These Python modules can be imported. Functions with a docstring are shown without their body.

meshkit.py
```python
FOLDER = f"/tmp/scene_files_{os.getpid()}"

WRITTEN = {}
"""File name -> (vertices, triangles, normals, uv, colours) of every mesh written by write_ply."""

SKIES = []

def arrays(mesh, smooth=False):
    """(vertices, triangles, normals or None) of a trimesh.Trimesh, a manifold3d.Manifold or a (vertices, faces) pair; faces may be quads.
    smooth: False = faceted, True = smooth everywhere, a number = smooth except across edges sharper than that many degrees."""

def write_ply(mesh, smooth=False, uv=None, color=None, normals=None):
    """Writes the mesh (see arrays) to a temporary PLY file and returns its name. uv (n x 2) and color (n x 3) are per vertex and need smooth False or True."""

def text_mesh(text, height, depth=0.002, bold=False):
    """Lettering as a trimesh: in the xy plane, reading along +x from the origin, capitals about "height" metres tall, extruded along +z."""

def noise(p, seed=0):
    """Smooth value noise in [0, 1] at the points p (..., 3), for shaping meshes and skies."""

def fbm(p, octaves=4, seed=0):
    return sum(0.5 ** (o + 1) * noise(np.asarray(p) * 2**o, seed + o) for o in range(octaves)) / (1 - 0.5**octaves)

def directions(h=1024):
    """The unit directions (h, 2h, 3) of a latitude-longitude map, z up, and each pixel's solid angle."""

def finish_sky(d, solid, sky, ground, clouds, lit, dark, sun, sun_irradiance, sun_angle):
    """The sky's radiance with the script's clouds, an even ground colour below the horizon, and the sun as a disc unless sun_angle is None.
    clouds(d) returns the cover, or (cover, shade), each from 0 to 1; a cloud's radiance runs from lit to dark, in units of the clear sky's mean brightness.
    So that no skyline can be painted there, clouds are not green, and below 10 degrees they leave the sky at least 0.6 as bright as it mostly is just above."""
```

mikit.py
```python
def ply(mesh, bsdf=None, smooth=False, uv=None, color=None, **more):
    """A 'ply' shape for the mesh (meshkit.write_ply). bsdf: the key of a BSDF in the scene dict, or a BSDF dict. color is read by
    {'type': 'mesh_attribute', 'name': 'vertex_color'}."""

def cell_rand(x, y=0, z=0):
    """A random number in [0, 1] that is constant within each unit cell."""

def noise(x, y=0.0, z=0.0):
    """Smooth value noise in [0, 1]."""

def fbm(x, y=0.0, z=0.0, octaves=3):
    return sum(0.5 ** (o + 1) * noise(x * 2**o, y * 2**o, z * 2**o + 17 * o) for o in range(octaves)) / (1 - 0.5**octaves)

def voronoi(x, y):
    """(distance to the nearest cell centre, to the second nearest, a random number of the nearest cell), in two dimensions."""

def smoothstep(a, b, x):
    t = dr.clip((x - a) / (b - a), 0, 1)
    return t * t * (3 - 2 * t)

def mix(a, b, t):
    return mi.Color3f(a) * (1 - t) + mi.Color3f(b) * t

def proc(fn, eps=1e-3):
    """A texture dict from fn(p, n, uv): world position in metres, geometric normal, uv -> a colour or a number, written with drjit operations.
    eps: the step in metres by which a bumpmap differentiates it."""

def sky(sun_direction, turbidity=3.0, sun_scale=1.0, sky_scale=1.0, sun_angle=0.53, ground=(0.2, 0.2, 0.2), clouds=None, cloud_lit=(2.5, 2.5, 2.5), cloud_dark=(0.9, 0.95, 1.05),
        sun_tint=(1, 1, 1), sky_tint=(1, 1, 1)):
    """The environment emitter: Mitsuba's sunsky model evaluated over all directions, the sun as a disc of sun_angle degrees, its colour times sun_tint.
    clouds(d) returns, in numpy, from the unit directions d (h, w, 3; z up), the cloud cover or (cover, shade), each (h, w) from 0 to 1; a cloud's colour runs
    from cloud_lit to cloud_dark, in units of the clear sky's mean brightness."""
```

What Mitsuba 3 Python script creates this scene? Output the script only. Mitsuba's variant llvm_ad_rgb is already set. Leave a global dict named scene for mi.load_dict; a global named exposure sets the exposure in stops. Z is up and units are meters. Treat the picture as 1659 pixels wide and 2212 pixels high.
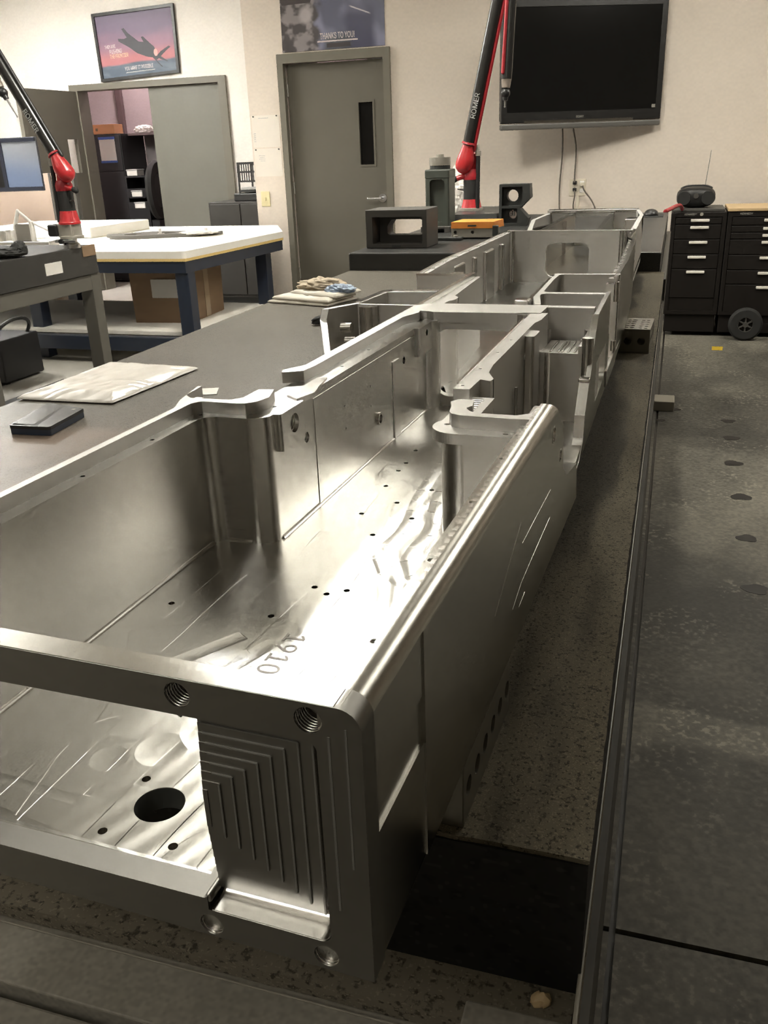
import math, random
import numpy as np, trimesh, drjit as dr, mitsuba as mi, mikit, meshkit
import manifold3d as m3
from shapely.geometry import Polygon, box as sbox, Point, LineString
from shapely.ops import unary_union
from mikit import proc, noise, fbm, voronoi, smoothstep, mix

random.seed(5); np.random.seed(5)
scene, labels = {'type': 'scene'}, {}
T = mi.ScalarTransform4f
exposure = 0.5

# ------------------------------------------------------------------ camera
CAM = [0, 0, 1.37]
scene['camera'] = {'type': 'perspective', 'fov_axis': 'x', 'fov': math.degrees(2 * math.atan(829.5 / 1890)),
    'to_world': T().look_at(origin=CAM, target=[CAM[0] - .28855, CAM[1] + .87896, CAM[2] - .37969], up=[-.083, .372, .924]), 'near_clip': .02, 'far_clip': 60}

# ------------------------------------------------------------------ light: dim fill of the shop's air and ceiling fixtures
scene['ambient'] = {'type': 'constant', 'radiance': {'type': 'rgb', 'value': [.03, .028, .025]}}
WARM, NEUTRAL = np.array([1.0, .965, .86]), np.array([1.0, .975, .92])
CEIL = 3.45
# name, x, y, half width, half length, radiance
FIXTURES = [(-1.75, 4.0, .26, .42, 60 * WARM, .10), (-3.9, 3.0, .15, .9, 8 * WARM, .6), (-6.2, 6.3, .3, 1.2, 56 * NEUTRAL, .3),
            (1.5, 5.4, .3, .6, 22 * WARM, .5), (1.3, 2.8, .12, .6, 4 * WARM, .6), (-5.4, 1.5, .15, .6, 12 * NEUTRAL, .6),
            (-1.2, -1.6, .15, .6, 20 * WARM, .5), (-.9, 1.4, .15, .5, 6 * WARM, .3), (-.35, 5.8, .12, .6, 18 * WARM, .6)]
# the last number: how bright the open top of the hanging lamp is against its underside
STORE_LIGHT = 55 * np.array([1.0, .80, .82])

# ------------------------------------------------------------------ helpers
ZT = .91                       # top of the granite table
A = math.radians(2.3415)       # the housing's direction on the table


def rgb(*c): return {'type': 'rgb', 'value': list(c)}


def mat(key, d): scene['material ' + key] = {'type': 'twosided', 'bsdf': d}; return key


def plain(key, c, rough=.5, spec=.5, **k):
    return mat(key, {'type': 'principled', 'base_color': c if isinstance(c, dict) else rgb(*c), 'roughness': rough, 'specular': spec, **k})


HOLD = set()


def taken(k): return k in HOLD or k in scene


def numbered(k):
    if not taken(k): return k
    n = 1
    while taken(f'{k}_{n:03d}'): n += 1
    return f'{k}_{n:03d}'


def put(name, mesh, m, parent=None, smooth=False, label=None, cat=None, group=None, kind=None, **more):
    key = numbered(name if parent is None else parent + '__' + name)
    scene[key] = mikit.ply(mesh, 'material ' + m, smooth, **more)
    say(key, label, cat, group, kind)
    return key


def say(key, label=None, cat=None, group=None, kind=None):
    d = {a: b for a, b in (('label', label), ('category', cat), ('group', group), ('kind', kind)) if b}
    if d: labels[key] = d


def thing(name, label, cat, group=None, kind=None):
    """a thing without a mesh of its own: the key that its parts' keys start with"""
    key = numbered(name); HOLD.add(key); say(key, label, cat, group, kind)
    return key


def cs(p):
    if p.is_empty: return m3.CrossSection()
    p = p if p.is_valid else p.buffer(0)
    geoms = getattr(p, 'geoms', [p]); out = []
    for g in geoms:
        if g.geom_type != 'Polygon': continue
        out.append(np.array(g.exterior.coords)[:-1])
        out += [np.array(i.coords)[:-1] for i in g.interiors]
    return m3.CrossSection(out, m3.FillRule.EvenOdd)


def ext(p, z0, z1): return m3.Manifold.extrude(cs(p), z1 - z0).translate([0, 0, z0])


def bx(x0, x1, y0, y1, z0, z1): return m3.Manifold.cube([x1 - x0, y1 - y0, z1 - z0]).translate([x0, y0, z0])


def rbx(x0, x1, y0, y1, z0, z1, r=.004, n=8):
    """a box with rounded edges"""
    r = min(r, (x1 - x0) / 2.01, (y1 - y0) / 2.01, (z1 - z0) / 2.01)
    s = m3.Manifold.sphere(r, n)
    return m3.Manifold.batch_hull([s.translate([x, y, z]) for x in (x0 + r, x1 - r) for y in (y0 + r, y1 - r) for z in (z0 + r, z1 - r)])


def cyl(p, q, r0, r1=None, n=24):
    p, q = np.array(p, float), np.array(q, float); d = q - p; L = np.linalg.norm(d); d /= L
    x = np.cross(d, [0, 0, 1.0] if abs(d[2]) < .9 else [1.0, 0, 0]); x /= np.linalg.norm(x); y = np.cross(d, x)
    return m3.Manifold.cylinder(L, r0, r0 if r1 is None else r1, n).transform(np.column_stack([x, y, d, p]))


def along_y(p, y0, y1):
    """polygon in (x, z) extruded along y"""
    return m3.Manifold.extrude(cs(p), y1 - y0).transform([[1, 0, 0, 0], [0, 0, -1, y1], [0, 1, 0, 0]])


def along_x(p, x0, x1):
    """polygon in (y, z) extruded along x"""
    return m3.Manifold.extrude(cs(p), x1 - x0).transform([[0, 0, 1, x0], [1, 0, 0, 0], [0, 1, 0, 0]])


def U(*ms):
    ms = [m for m in ms if m is not None]
    return m3.Manifold.batch_boolean(ms, m3.OpType.Add) if len(ms) > 1 else ms[0]


def tube(pts, r, n=8):
    """a bent tube through pts as a manifold-free mesh"""
    pts = np.array(pts, float); t = np.gradient(pts, axis=0); t /= np.linalg.norm(t, axis=1, keepdims=True)
    up = np.array([0.31, .2, .93]); rings = []
    r = np.broadcast_to(r, len(pts))
    for p, d, rr in zip(pts, t, r):
        x = np.cross(d, up); x /= np.linalg.norm(x); y = np.cross(d, x)
        a = np.arange(n) * 2 * np.pi / n
        rings.append(p + rr * (np.cos(a)[:, None] * x + np.sin(a)[:, None] * y))
    v = np.vstack(rings + [pts[:1], pts[-1:]]); f = []
    for i in range(len(pts) - 1):
        for j in range(n):
            a, b, c, d = i * n + j, i * n + (j + 1) % n, (i + 1) * n + (j + 1) % n, (i + 1) * n + j
            f += [[a, b, c], [a, c, d]]
    m = len(pts) * n
    for j in range(n): f += [[m, (j + 1) % n, j], [m + 1, m - n + j, m - n + (j + 1) % n]]
    return trimesh.Trimesh(v, np.array(f)[:, ::-1], process=False)


def spline(pts, n=40):
    from scipy.interpolate import CubicSpline
    pts = np.array(pts, float); s = np.r_[0, np.cumsum(np.linalg.norm(np.diff(pts, axis=0), axis=1))]
    return CubicSpline(s, pts)(np.linspace(0, s[-1], n))


def lathe(prof, n=32, at=(0, 0, 0)):
    m = m3.CrossSection([np.array(prof)]).revolve(n)
    return m.translate(list(at))


def tm(m):
    """manifold -> trimesh"""
    if isinstance(m, trimesh.Trimesh): return m
    q = m.to_mesh(); return trimesh.Trimesh(q.vert_properties[:, :3], q.tri_verts, process=False)


def cat(*ms): return trimesh.util.concatenate([tm(m) for m in ms])


def rotz(m, deg, about=(0, 0, 0)):
    m = tm(m).copy(); m.apply_transform(trimesh.transformations.rotation_matrix(math.radians(deg), [0, 0, 1], about)); return m


def text(s, h, origin, right, up, depth=.0012, bold=False, squeeze=1.0):
    """lettering centred at origin, reading along right"""
    t = meshkit.text_mesh(s, h, depth, bold); b = t.bounds
    t.apply_translation([-(b[0, 0] + b[1, 0]) / 2, -(b[0, 1] + b[1, 1]) / 2, 0]); t.vertices[:, 0] *= squeeze
    r, u = np.array(right, float), np.array(up, float); r /= np.linalg.norm(r); u /= np.linalg.norm(u)
    M = np.eye(4); M[:3, 0], M[:3, 1], M[:3, 2], M[:3, 3] = r, u, np.cross(r, u), origin
    t.apply_transform(M); return t


# ------------------------------------------------------------------ materials
def alu(key, c=(.83, .80, .74), a=.16, bump=None, dist='beckmann'):
    d = {'type': 'roughconductor', 'material': 'Al', 'distribution': dist, 'specular_reflectance': c if isinstance(c, dict) else rgb(*c)}
    d['alpha'] = a
    if bump: d = {'type': 'bumpmap', 'bump': proc(bump, eps=4e-4), 'scale': 1.0, 'nested': d}
    return mat(key, d)


ca, sa = math.cos(A), math.sin(A)
def part_xy(p): return p.x * ca - p.y * sa, p.x * sa + p.y * ca          # world -> the housing's own axes


def floor_relief(p, n, uv):
    x, y = part_xy(p)
    w = fbm(x * 9, y * 7, 3.1) - .5
    s = x + .05 * w + .035 * dr.sin(y * 9 + 2.2 * w)
    terr = s * 55
    big = .00017 * dr.sin(terr * 6.2832) * smoothstep(-.37, -.27, x)
    q = (x + .022 * dr.sin(y * 7) * smoothstep(-.40, -.30, x) + .012 * w) * 34
    i = dr.floor(q); j = dr.floor(y * 5.2 + mikit.cell_rand(i, 3))
    f = q - i - .5
    passes = (mikit.cell_rand(i, j, 1) - .5) * .030 * f / 34 - .00004 * f * f
    d, d2, r = voronoi(x * 8 + w, y * 7)
    swirl = .000010 * dr.sin(d * 190 + 5 * w) * smoothstep(.45, .6, r)
    dish = .00022 * d * d * smoothstep(.55, .7, r)
    soft = .00022 * fbm(x * 14, y * 10, 7.7)
    return big + passes + swirl + dish + soft


def mill_lines(p, n, uv):
    x, y = part_xy(p)
    h = .000005 * noise(p.z * 800, x * 12 + y * 12, 2.0) + .00022 * fbm(x * 9, y * 7, p.z * 11)
    chat = .000007 * noise((x + y) * 1100, p.z * 12, 5) * (1 - smoothstep(.985, 1.02, p.z))
    return h + chat


def face_lines(p, n, uv):
    x, y = part_xy(p)
    return .000004 * noise(x * 700, p.z * 30, 1.0) + .00003 * fbm(x * 20, p.z * 12, y * 20)


alu('alu_floor', (.82, .815, .78), .115, floor_relief)
alu('alu_wall', (.81, .805, .775), .10, mill_lines)
alu('alu_mid', (.86, .85, .815), .22, mill_lines, 'ggx')
alu('alu_edge', (.92, .91, .88), .08)
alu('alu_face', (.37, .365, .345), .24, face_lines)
alu('alu_side', (.68, .67, .63), .10, mill_lines)
alu('alu_bore', (.82, .80, .76), .12)
alu('chrome', (.9, .9, .9), .08)
alu('steel', (.50, .49, .46), .3)


plain('scuff', (.20, .195, .18), .5, .4, metallic=.4)


def granite(base, dark, light, scale, stain=.25):
    def fn(p, n, uv):
        q = p * scale
        g = fbm(q.x, q.y, q.z, 4); s = noise(q.x * 2.3, q.y * 2.3, q.z * 2.3 + 9)
        c = mix(base, dark, smoothstep(.52, .72, g)); c = mix(c, light, smoothstep(.66, .85, s) * .8)
        return c * (1 - stain + 2 * stain * fbm(p.x * 5, p.y * 4, p.z * 5))
    return fn


def table_stone(p, n, uv):
    c = granite((.088, .080, .066), (.05, .045, .036), (.12, .11, .092), 420, .12)(p, n, uv)
    coarse = granite((.128, .112, .080), (.030, .026, .019), (.23, .20, .145), 420, .30)(p, n, uv)
    rim = smoothstep(-.19, -.15, p.x)                                        # the worn, rougher strip along the right edge
    rim = dr.maximum(rim, 1 - smoothstep(.50, .54, p.y))
    wet = smoothstep(.42, .60, fbm(p.x * 14, p.y * 3.0, 4.0) + .9 * (-.055 - p.x) * smoothstep(.75, 1.1, p.y) * 4)
    coarse = coarse * (1 - .62 * wet)
    rust = smoothstep(.55, .8, fbm(p.x * 4, p.y * 4, 1.0)) * smoothstep(1.9, 1.0, p.y)
    c = mix(c, mi.Color3f(.225, .165, .13), dr.minimum(rust * .6 + .45 * smoothstep(1.55, 1.0, p.y), 1))
    return mix(c, coarse, rim)


plain('granite_table', proc(table_stone), proc(lambda p, n, uv: .40 + .45 * dr.maximum(smoothstep(-.19, -.15, p.x), 1 - smoothstep(.50, .54, p.y))), .3)
plain('granite_rough', proc(granite((.15, .13, .097), (.045, .039, .03), (.23, .20, .15), 240, .3)), .75, .3)
plain('granite_black', proc(granite((.022, .022, .021), (.012, .012, .012), (.05, .05, .047), 500, .2)), .34, .5)
plain('granite_end', proc(granite((.012, .012, .0115), (.006, .006, .006), (.022, .021, .019), 90, .35)), .6, .3)


def wall_fn(c, c2):
    def fn(p, n, uv):
        f = fbm(p.x * 1.3, p.z * 1.3 + p.y, 2.2)
        return mix(c, c2, smoothstep(.3, .8, f) * .5) * (.97 + .06 * noise(p.x * 60, p.y * 60, p.z * 60))
    return fn


plain('wall_paint', proc(wall_fn((.70, .625, .545), (.665, .59, .51))), .65, .3)
plain('wall_white', proc(wall_fn((.80, .77, .72), (.77, .73, .68))), .65, .3)
plain('wall_pink', proc(wall_fn((.58, .52, .52), (.55, .49, .49))), .7, .2)
plain('ceiling_paint', (.80, .785, .74), .8, .2)
plain('dim_paint', (.30, .27, .23), .8, .2)


def concrete(p, n, uv):
    f = fbm(p.x * 2.3, p.y * 1.1, .5, 4); g = fbm(p.x * 85, p.y * 85, 3.0, 4)
    s = smoothstep(.33, .68, f + .12 * (g - .5))
    c = mix(mi.Color3f(.052, .049, .041), mi.Color3f(.115, .107, .087), s)
    c = c * (.72 + .56 * g)
    c = mix(c, mi.Color3f(.20, .185, .15), smoothstep(.60, .72, g) * smoothstep(.5, .7, fbm(p.x * 6, p.y * 6, 9.0)) * .5)
    e = .35 * (fbm(p.x * 5, p.y * 5, 6.0) - .5)
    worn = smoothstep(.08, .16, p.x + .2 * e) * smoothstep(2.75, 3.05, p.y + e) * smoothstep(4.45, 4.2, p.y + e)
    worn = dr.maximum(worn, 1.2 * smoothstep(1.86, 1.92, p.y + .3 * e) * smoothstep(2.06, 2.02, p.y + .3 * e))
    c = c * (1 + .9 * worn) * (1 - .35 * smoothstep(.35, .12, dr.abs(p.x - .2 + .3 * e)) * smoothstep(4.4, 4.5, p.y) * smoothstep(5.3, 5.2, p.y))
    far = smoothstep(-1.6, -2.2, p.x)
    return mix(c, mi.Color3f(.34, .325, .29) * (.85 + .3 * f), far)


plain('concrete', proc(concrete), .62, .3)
plain('joint_filler', (.012, .011, .009), .35, .5)
plain('door_paint', (.105, .097, .078), .45, .4)
plain('door_frame_paint', (.135, .125, .10), .45, .4)
plain('door_paint_light', (.145, .142, .12), .45, .4)
plain('black_plastic', (.012, .012, .012), .4, .5)
plain('black_rubber', (.02, .02, .019), .75, .3)
plain('black_paint', (.010, .0095, .009), .35, .45)
plain('chest_paint', (.009, .0072, .006), .5, .25)
plain('screen_black', (.006, .006, .006), .12, .5)
plain('gray_bezel', (.10, .097, .09), .35, .5)
plain('white_label', (.78, .76, .72), .6, .3)
plain('white_paper', (.74, .69, .62), .7, .2)
plain('white_handle', (.80, .76, .68), .3, .5)
plain('foam', (.86, .83, .76), .8, .2)
plain('foam_edge', (.62, .45, .18), .8, .2)
plain('red_paint', (.43, .022, .026), .28, .5, clearcoat=.5)
plain('red_dark', (.28, .014, .02), .4, .5)
plain('carbon', (.016, .015, .014), .25, .5, clearcoat=.25)
plain('letter_white', (.42, .42, .41), .5, .3)
plain('letter_dim', (.24, .23, .21), .5, .3)
plain('orange', (.78, .27, .055), .5, .4)
plain('green_iron', (.055, .062, .052), .4, .5)
plain('iron', (.055, .052, .047), .5, .4)
plain('iron_dark', (.03, .032, .030), .5, .4)
plain('blue_steel', (.008, .014, .028), .4, .5)
plain('bench_steel', (.085, .08, .068), .5, .4)
plain('steel_paint', proc(lambda p, n, uv: mix((.27, .25, .21), (.19, .175, .145), fbm(p.x * 14, p.y * 14, p.z * 14)) * (.85 + .3 * noise(p.x * 300, p.y * 300, p.z * 300))), .5, .4)
plain('rail_dark', (.04, .037, .03), .45, .5)
plain('rail_bright', (.24, .22, .18), .35, .6)
plain('cardboard', proc(lambda p, n, uv: mix((.22, .15, .095), (.18, .12, .075), fbm(p.x * 8, p.y * 8, p.z * 20))), .75, .2)
plain('tape', (.30, .22, .14), .3, .5)
plain('towel', proc(lambda p, n, uv: mix((.72, .68, .60), (.60, .56, .48), fbm(p.x * 40, p.y * 40, p.z * 40))), .9, .1, sheen=.4)
plain('towel_brown', (.52, .44, .34), .9, .1)
plain('towel_blue', (.42, .50, .62), .9, .1)
plain('bag_film', proc(lambda p, n, uv: mix((.66, .62, .57), (.84, .81, .76), fbm(p.x * 30, p.y * 14, 2.0))), .22, .6, clearcoat=.6)
plain('bag_white', (.78, .75, .70), .25, .5)
plain('drive_black', (.014, .015, .017), .3, .5)
plain('drive_blue', (.02, .032, .055), .35, .5)
plain('outlet_plastic', (.70, .64, .52), .4, .4)
plain('switch_plastic', (.74, .66, .40), .4, .4)
plain('cable_gray', (.13, .115, .10), .6, .3)
plain('monitor_frame', (.012, .014, .022), .3, .5)
plain('partition_cloth', (.36, .28, .225), .85, .2)
plain('wood_tan', (.50, .36, .20), .5, .3)
plain('gold_tape', (.40, .27, .03), .5, .3)
plain('storage_black', (.010, .010, .011), .45, .4)
plain('shelf_board', (.10, .07, .07), .6, .3)
plain('box_orange', (.62, .32, .16), .6, .3)
plain('note_blue', (.05, .10, .32), .5, .3)
plain('gray_cabinet', (.035, .033, .030), .5, .4)
plain('plug_stain', (.014, .011, .009), .55, .3)
plain('tab_paint', (.30, .28, .24), .4, .4)
scene['material pane_glass'] = {'type': 'thindielectric'}
mat('fixture_plate', {'type': 'principled', 'base_color': rgb(.20, .19, .18), 'roughness': .3, 'metallic': .6})


# ================================================================== the room
fl = thing('floor', None, None, kind='structure')
put('base', bx(-10, 6, -5, 12, -.05, -.012), 'joint_filler', fl)
xs, ys = [-10, -6.4, -3.2, 0.0, 3.1, 6], [-5, -2, 1.285, 7.2, 12]
for i in range(len(xs) - 1):
    for j in range(len(ys) - 1):
        g = .006
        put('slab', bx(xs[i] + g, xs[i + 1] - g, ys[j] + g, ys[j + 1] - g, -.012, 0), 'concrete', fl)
for k, (x, y, r) in enumerate([(.36, 4.77, .030), (.36, 4.47, .034), (.35, 4.08, .036), (.36, 3.65, .036), (.355, 3.22, .032), (.355, 2.80, .036), (.02, 4.72, .02), (.42, 2.1, .05), (.40, 1.85, .06), (.10, 4.95, .02)]):
    a = np.arange(20) * 2 * np.pi / 20; rr = r * (1 + .12 * np.sin(3 * a + k) + .06 * np.sin(5 * a))
    put('plug', ext(Polygon(np.c_[x + 1.15 * rr * np.cos(a), y + rr * np.sin(a)]), -.001, .0012), 'plug_stain', fl)
put('marking', ext(Polygon([(.33, 6.55), (.40, 6.55), (.41, 6.68), (.335, 6.68)]), -.001, .001), 'gold_tape', fl)

YB, YL, XC = 7.8, 9.0, -3.68
put('wall_back', bx(XC, 6, YB, YB + .15, 0, CEIL) - bx(-3.325, -2.41, YB - .1, YB + .3, -.1, 2.115), 'wall_paint', kind='structure')
put('wall_return', bx(XC, XC + .15, YB + .15, YL + .15, 0, CEIL), 'wall_white', kind='structure')
put('wall_far', bx(-10, XC, YL, YL + .15, 0, CEIL) - bx(-6.27, -4.55, YL - .1, YL + .3, -.1, 2.12), 'wall_white', kind='structure')
put('wall_left', bx(-10.15, -10, -5, 12, 0, CEIL), 'wall_white', kind='structure')
put('wall_right', bx(6, 6.15, -5, 12, 0, CEIL), 'dim_paint', kind='structure')
put('wall_front', bx(-10, 6, -5.15, -5, 0, CEIL), 'dim_paint', kind='structure')
put('wall_storeroom', bx(-10, XC, 11.2, 11.35, 0, CEIL), 'wall_pink', kind='structure')
put('ceiling', bx(-10, 6, -5, 12, CEIL, CEIL + .1), 'ceiling_paint', kind='structure')

# door in the back wall
d1 = thing('door_1', None, None, kind='structure')
fr = bx(-3.37, -2.357, YB - .035, YB + .12, 0, 2.178) - bx(-3.315, -2.415, YB - .2, YB + .2, -.1, 2.105)
fr = fr - bx(-3.34, -2.385, YB + .02, YB + .2, -.1, 2.125)
put('frame', fr, 'door_frame_paint', d1)
leaf = bx(-3.312, -2.418, YB + .05, YB + .095, .01, 2.10) - bx(-2.675, -2.54, YB, YB + .2, 1.275, 1.78)
put('leaf', leaf, 'door_paint', d1)
put('pane', bx(-2.68, -2.535, YB + .075, YB + .081, 1.27, 1.785), 'screen_black', d1)
put('pane_frame', (bx(-2.688, -2.527, YB + .043, YB + .05, 1.262, 1.793) - bx(-2.671, -2.544, YB, YB + .2, 1.279, 1.776)), 'door_paint', d1)
h = U(cyl((-2.475, YB + .05, 1.0), (-2.475, YB + .035, 1.0), .036), cyl((-2.475, YB + .04, 1.0), (-2.475, YB - .03, 1.0), .013), rbx(-2.60, -2.462, YB - .045, YB - .022, .988, 1.012, .009))
put('lever', h, 'chrome', d1, smooth=40)
for z in (.3, 1.05, 1.85): put('hinge', cyl((-3.317, YB + .045, z), (-3.317, YB + .045, z + .1), .008, n=10), 'steel', d1)

# double door in the far wall, its left leaf swung open into the room
d2 = thing('door_2', None, None, kind='structure')
put('frame', bx(-6.34, -4.475, YL - .03, YL + .16, 0, 2.155) - bx(-6.24, -4.56, YL - .2, YL + .3, -.1, 2.095), 'door_frame_paint', d2)
put('leaf', bx(-5.40, -4.565, YL + .02, YL + .065, .01, 2.09), 'door_paint_light', d2)
lf = bx(-6.30, -6.255, YL - .90, YL - .03, .01, 2.09) - bx(-6.4, -6.1, YL - .28, YL - .12, 1.28, 1.62)
put('leaf', rotz(lf, -4, (-6.28, YL, 0)), 'door_paint', d2)
put('pane', rotz(bx(-6.28, -6.276, YL - .29, YL - .11, 1.27, 1.63), -4, (-6.28, YL, 0)), 'pane_glass', d2)
put('knob', rotz(U(cyl((-6.255, YL - .83, 1.0), (-6.20, YL - .83, 1.0), .012), m3.Manifold.sphere(.03, 16).translate([-6.195, YL - .83, 1.0])), -4, (-6.28, YL, 0)), 'chrome', d2, smooth=True)
for z in (1.83, 1.0, .2): put('hinge', cyl((-4.56, YL - .004, z), (-4.56, YL - .004, z + .11), .011, n=10), 'steel', d2)

# hanging ceiling lamps, open at the top
where = ['over the granite table', 'over the dark granite bench', 'over the blue workbench', 'over the tool chests', 'over the floor right of the table', 'at the far left of the shop', 'behind the camera', 'over the middle of the housing', 'before the television']
for n, (x, y, hx, hy, L, open_top) in enumerate(FIXTURES):
    f = thing('ceiling_light', 'long hanging ceiling lamp ' + where[n], 'ceiling light', 'ceiling lamps')
    zl = CEIL - .33
    put('housing', bx(x - hx - .03, x + hx + .03, y - hy - .03, y + hy + .03, zl, zl + .08) - bx(x - hx, x + hx, y - hy, y + hy, zl - .2, zl + .2), 'white_label', f)
    put('shade', bx(x - hx, x + hx, y - hy, y + hy, zl + .03, zl + .04), 'white_label', f)
    for sy in (-1, 1): put('hanger', cyl((x, y + sy * (hy - .05), zl + .04), (x, y + sy * (hy - .05), CEIL), .006, n=8), 'iron', f)
    for part, dz, turn, k in (('diffuser', .015, 180, 1.0), ('top_tube', .055, 0, open_top)):
        scene[f + '__' + part] = {'type': 'rectangle', 'to_world': T().translate([x, y, zl + dz]) @ T().rotate([1, 0, 0], turn) @ T().scale([hx, hy, 1]),
            'emitter': {'type': 'area', 'radiance': rgb(*map(float, L * k))}, 'bsdf': {'type': 'diffuse', 'reflectance': rgb(.5, .5, .5)}}
sf = thing('storeroom_light', 'square ceiling light inside the storeroom', 'ceiling light')
put('housing', bx(-6.4, -5.6, 9.9, 10.5, 3.38, 3.448), 'white_label', sf)
scene[sf + '__diffuser'] = {'type': 'rectangle', 'to_world': T().translate([-6.0, 10.2, 3.375]) @ T().rotate([1, 0, 0], 180) @ T().scale([.35, .25, 1]),
    'emitter': {'type': 'area', 'radiance': rgb(*map(float, STORE_LIGHT))}, 'bsdf': {'type': 'diffuse', 'reflectance': rgb(.5, .5, .5)}}

# ================================================================== the granite table and its base
tb = thing('granite_table', 'long grey granite surface table carrying the machined aluminium housing', 'surface table')
XR, XL, Y0, Y1 = -.0185, -1.30, .485, 3.62


def rough_edge(p, amp, step=.012, seed=0):
    """a stone block outline with a slightly ragged rim"""
    ring = np.array(p.segmentize(step).exterior.coords)[:-1]
    return Polygon(ring + amp * (meshkit.noise(np.c_[ring * 60, np.full(len(ring), seed)]) - .5)[:, None])


put('slab', ext(rough_edge(sbox(XL, Y0 + .002, XR, Y1), .0016), ZT - .004, ZT), 'granite_table', tb)
put('slab_body', ext(sbox(XL + .001, Y0, XR - .001, Y1), ZT - .128, ZT - .004), 'granite_end', tb)
put('ledge', ext(rough_edge(sbox(XL, .440, XR - .004, Y1), .003, seed=3), .50, ZT - .128), 'granite_rough', tb)
put('front_strip', rbx(XL - .02, -.022, .4275, .4405, .60, .768, .002), 'steel_paint', tb)
put('front_plate', rbx(XL - .02, -.104, .379, .4285, .60, .776, .0015), 'steel_paint', tb)
put('plate_edge', rbx(XL - .02, -.104, .4275, .4292, .770, .7768, .0006), 'rail_bright', tb)
put('front_beam', rbx(XL - .02, -.02, .19, .3685, .66, .776, .003), 'steel_paint', tb)
put('corner_plate', rbx(-.10, -.012, .372, .458, .772, .7835, .002), 'steel_paint', tb)
put('side_rail', bx(-.0170, -.0105, .34, Y1, .74, .80), 'rail_dark', tb)
put('side_rail', rbx(-.0215, -.0180, .34, Y1, .796, .8035, .0012), 'rail_bright', tb)
put('side_rail', rbx(-.030, -.0145, .34, Y1, .50, .545, .003), 'rail_dark', tb)
put('base_beam', bx(-.040, -.016, .50, 3.6, .06, .50), 'rail_dark', tb)
put('base_beam', bx(XL + .02, XL + .16, .50, 3.6, .06, .50), 'bench_steel', tb)
for y in (.52, 2.0, 3.4):
    put('leg', bx(XL + .02, XL + .16, y, y + .14, 0, .50), 'bench_steel', tb)
    put('leg', bx(-.17, -.04, y, y + .14, 0, .50), 'bench_steel', tb)

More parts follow.
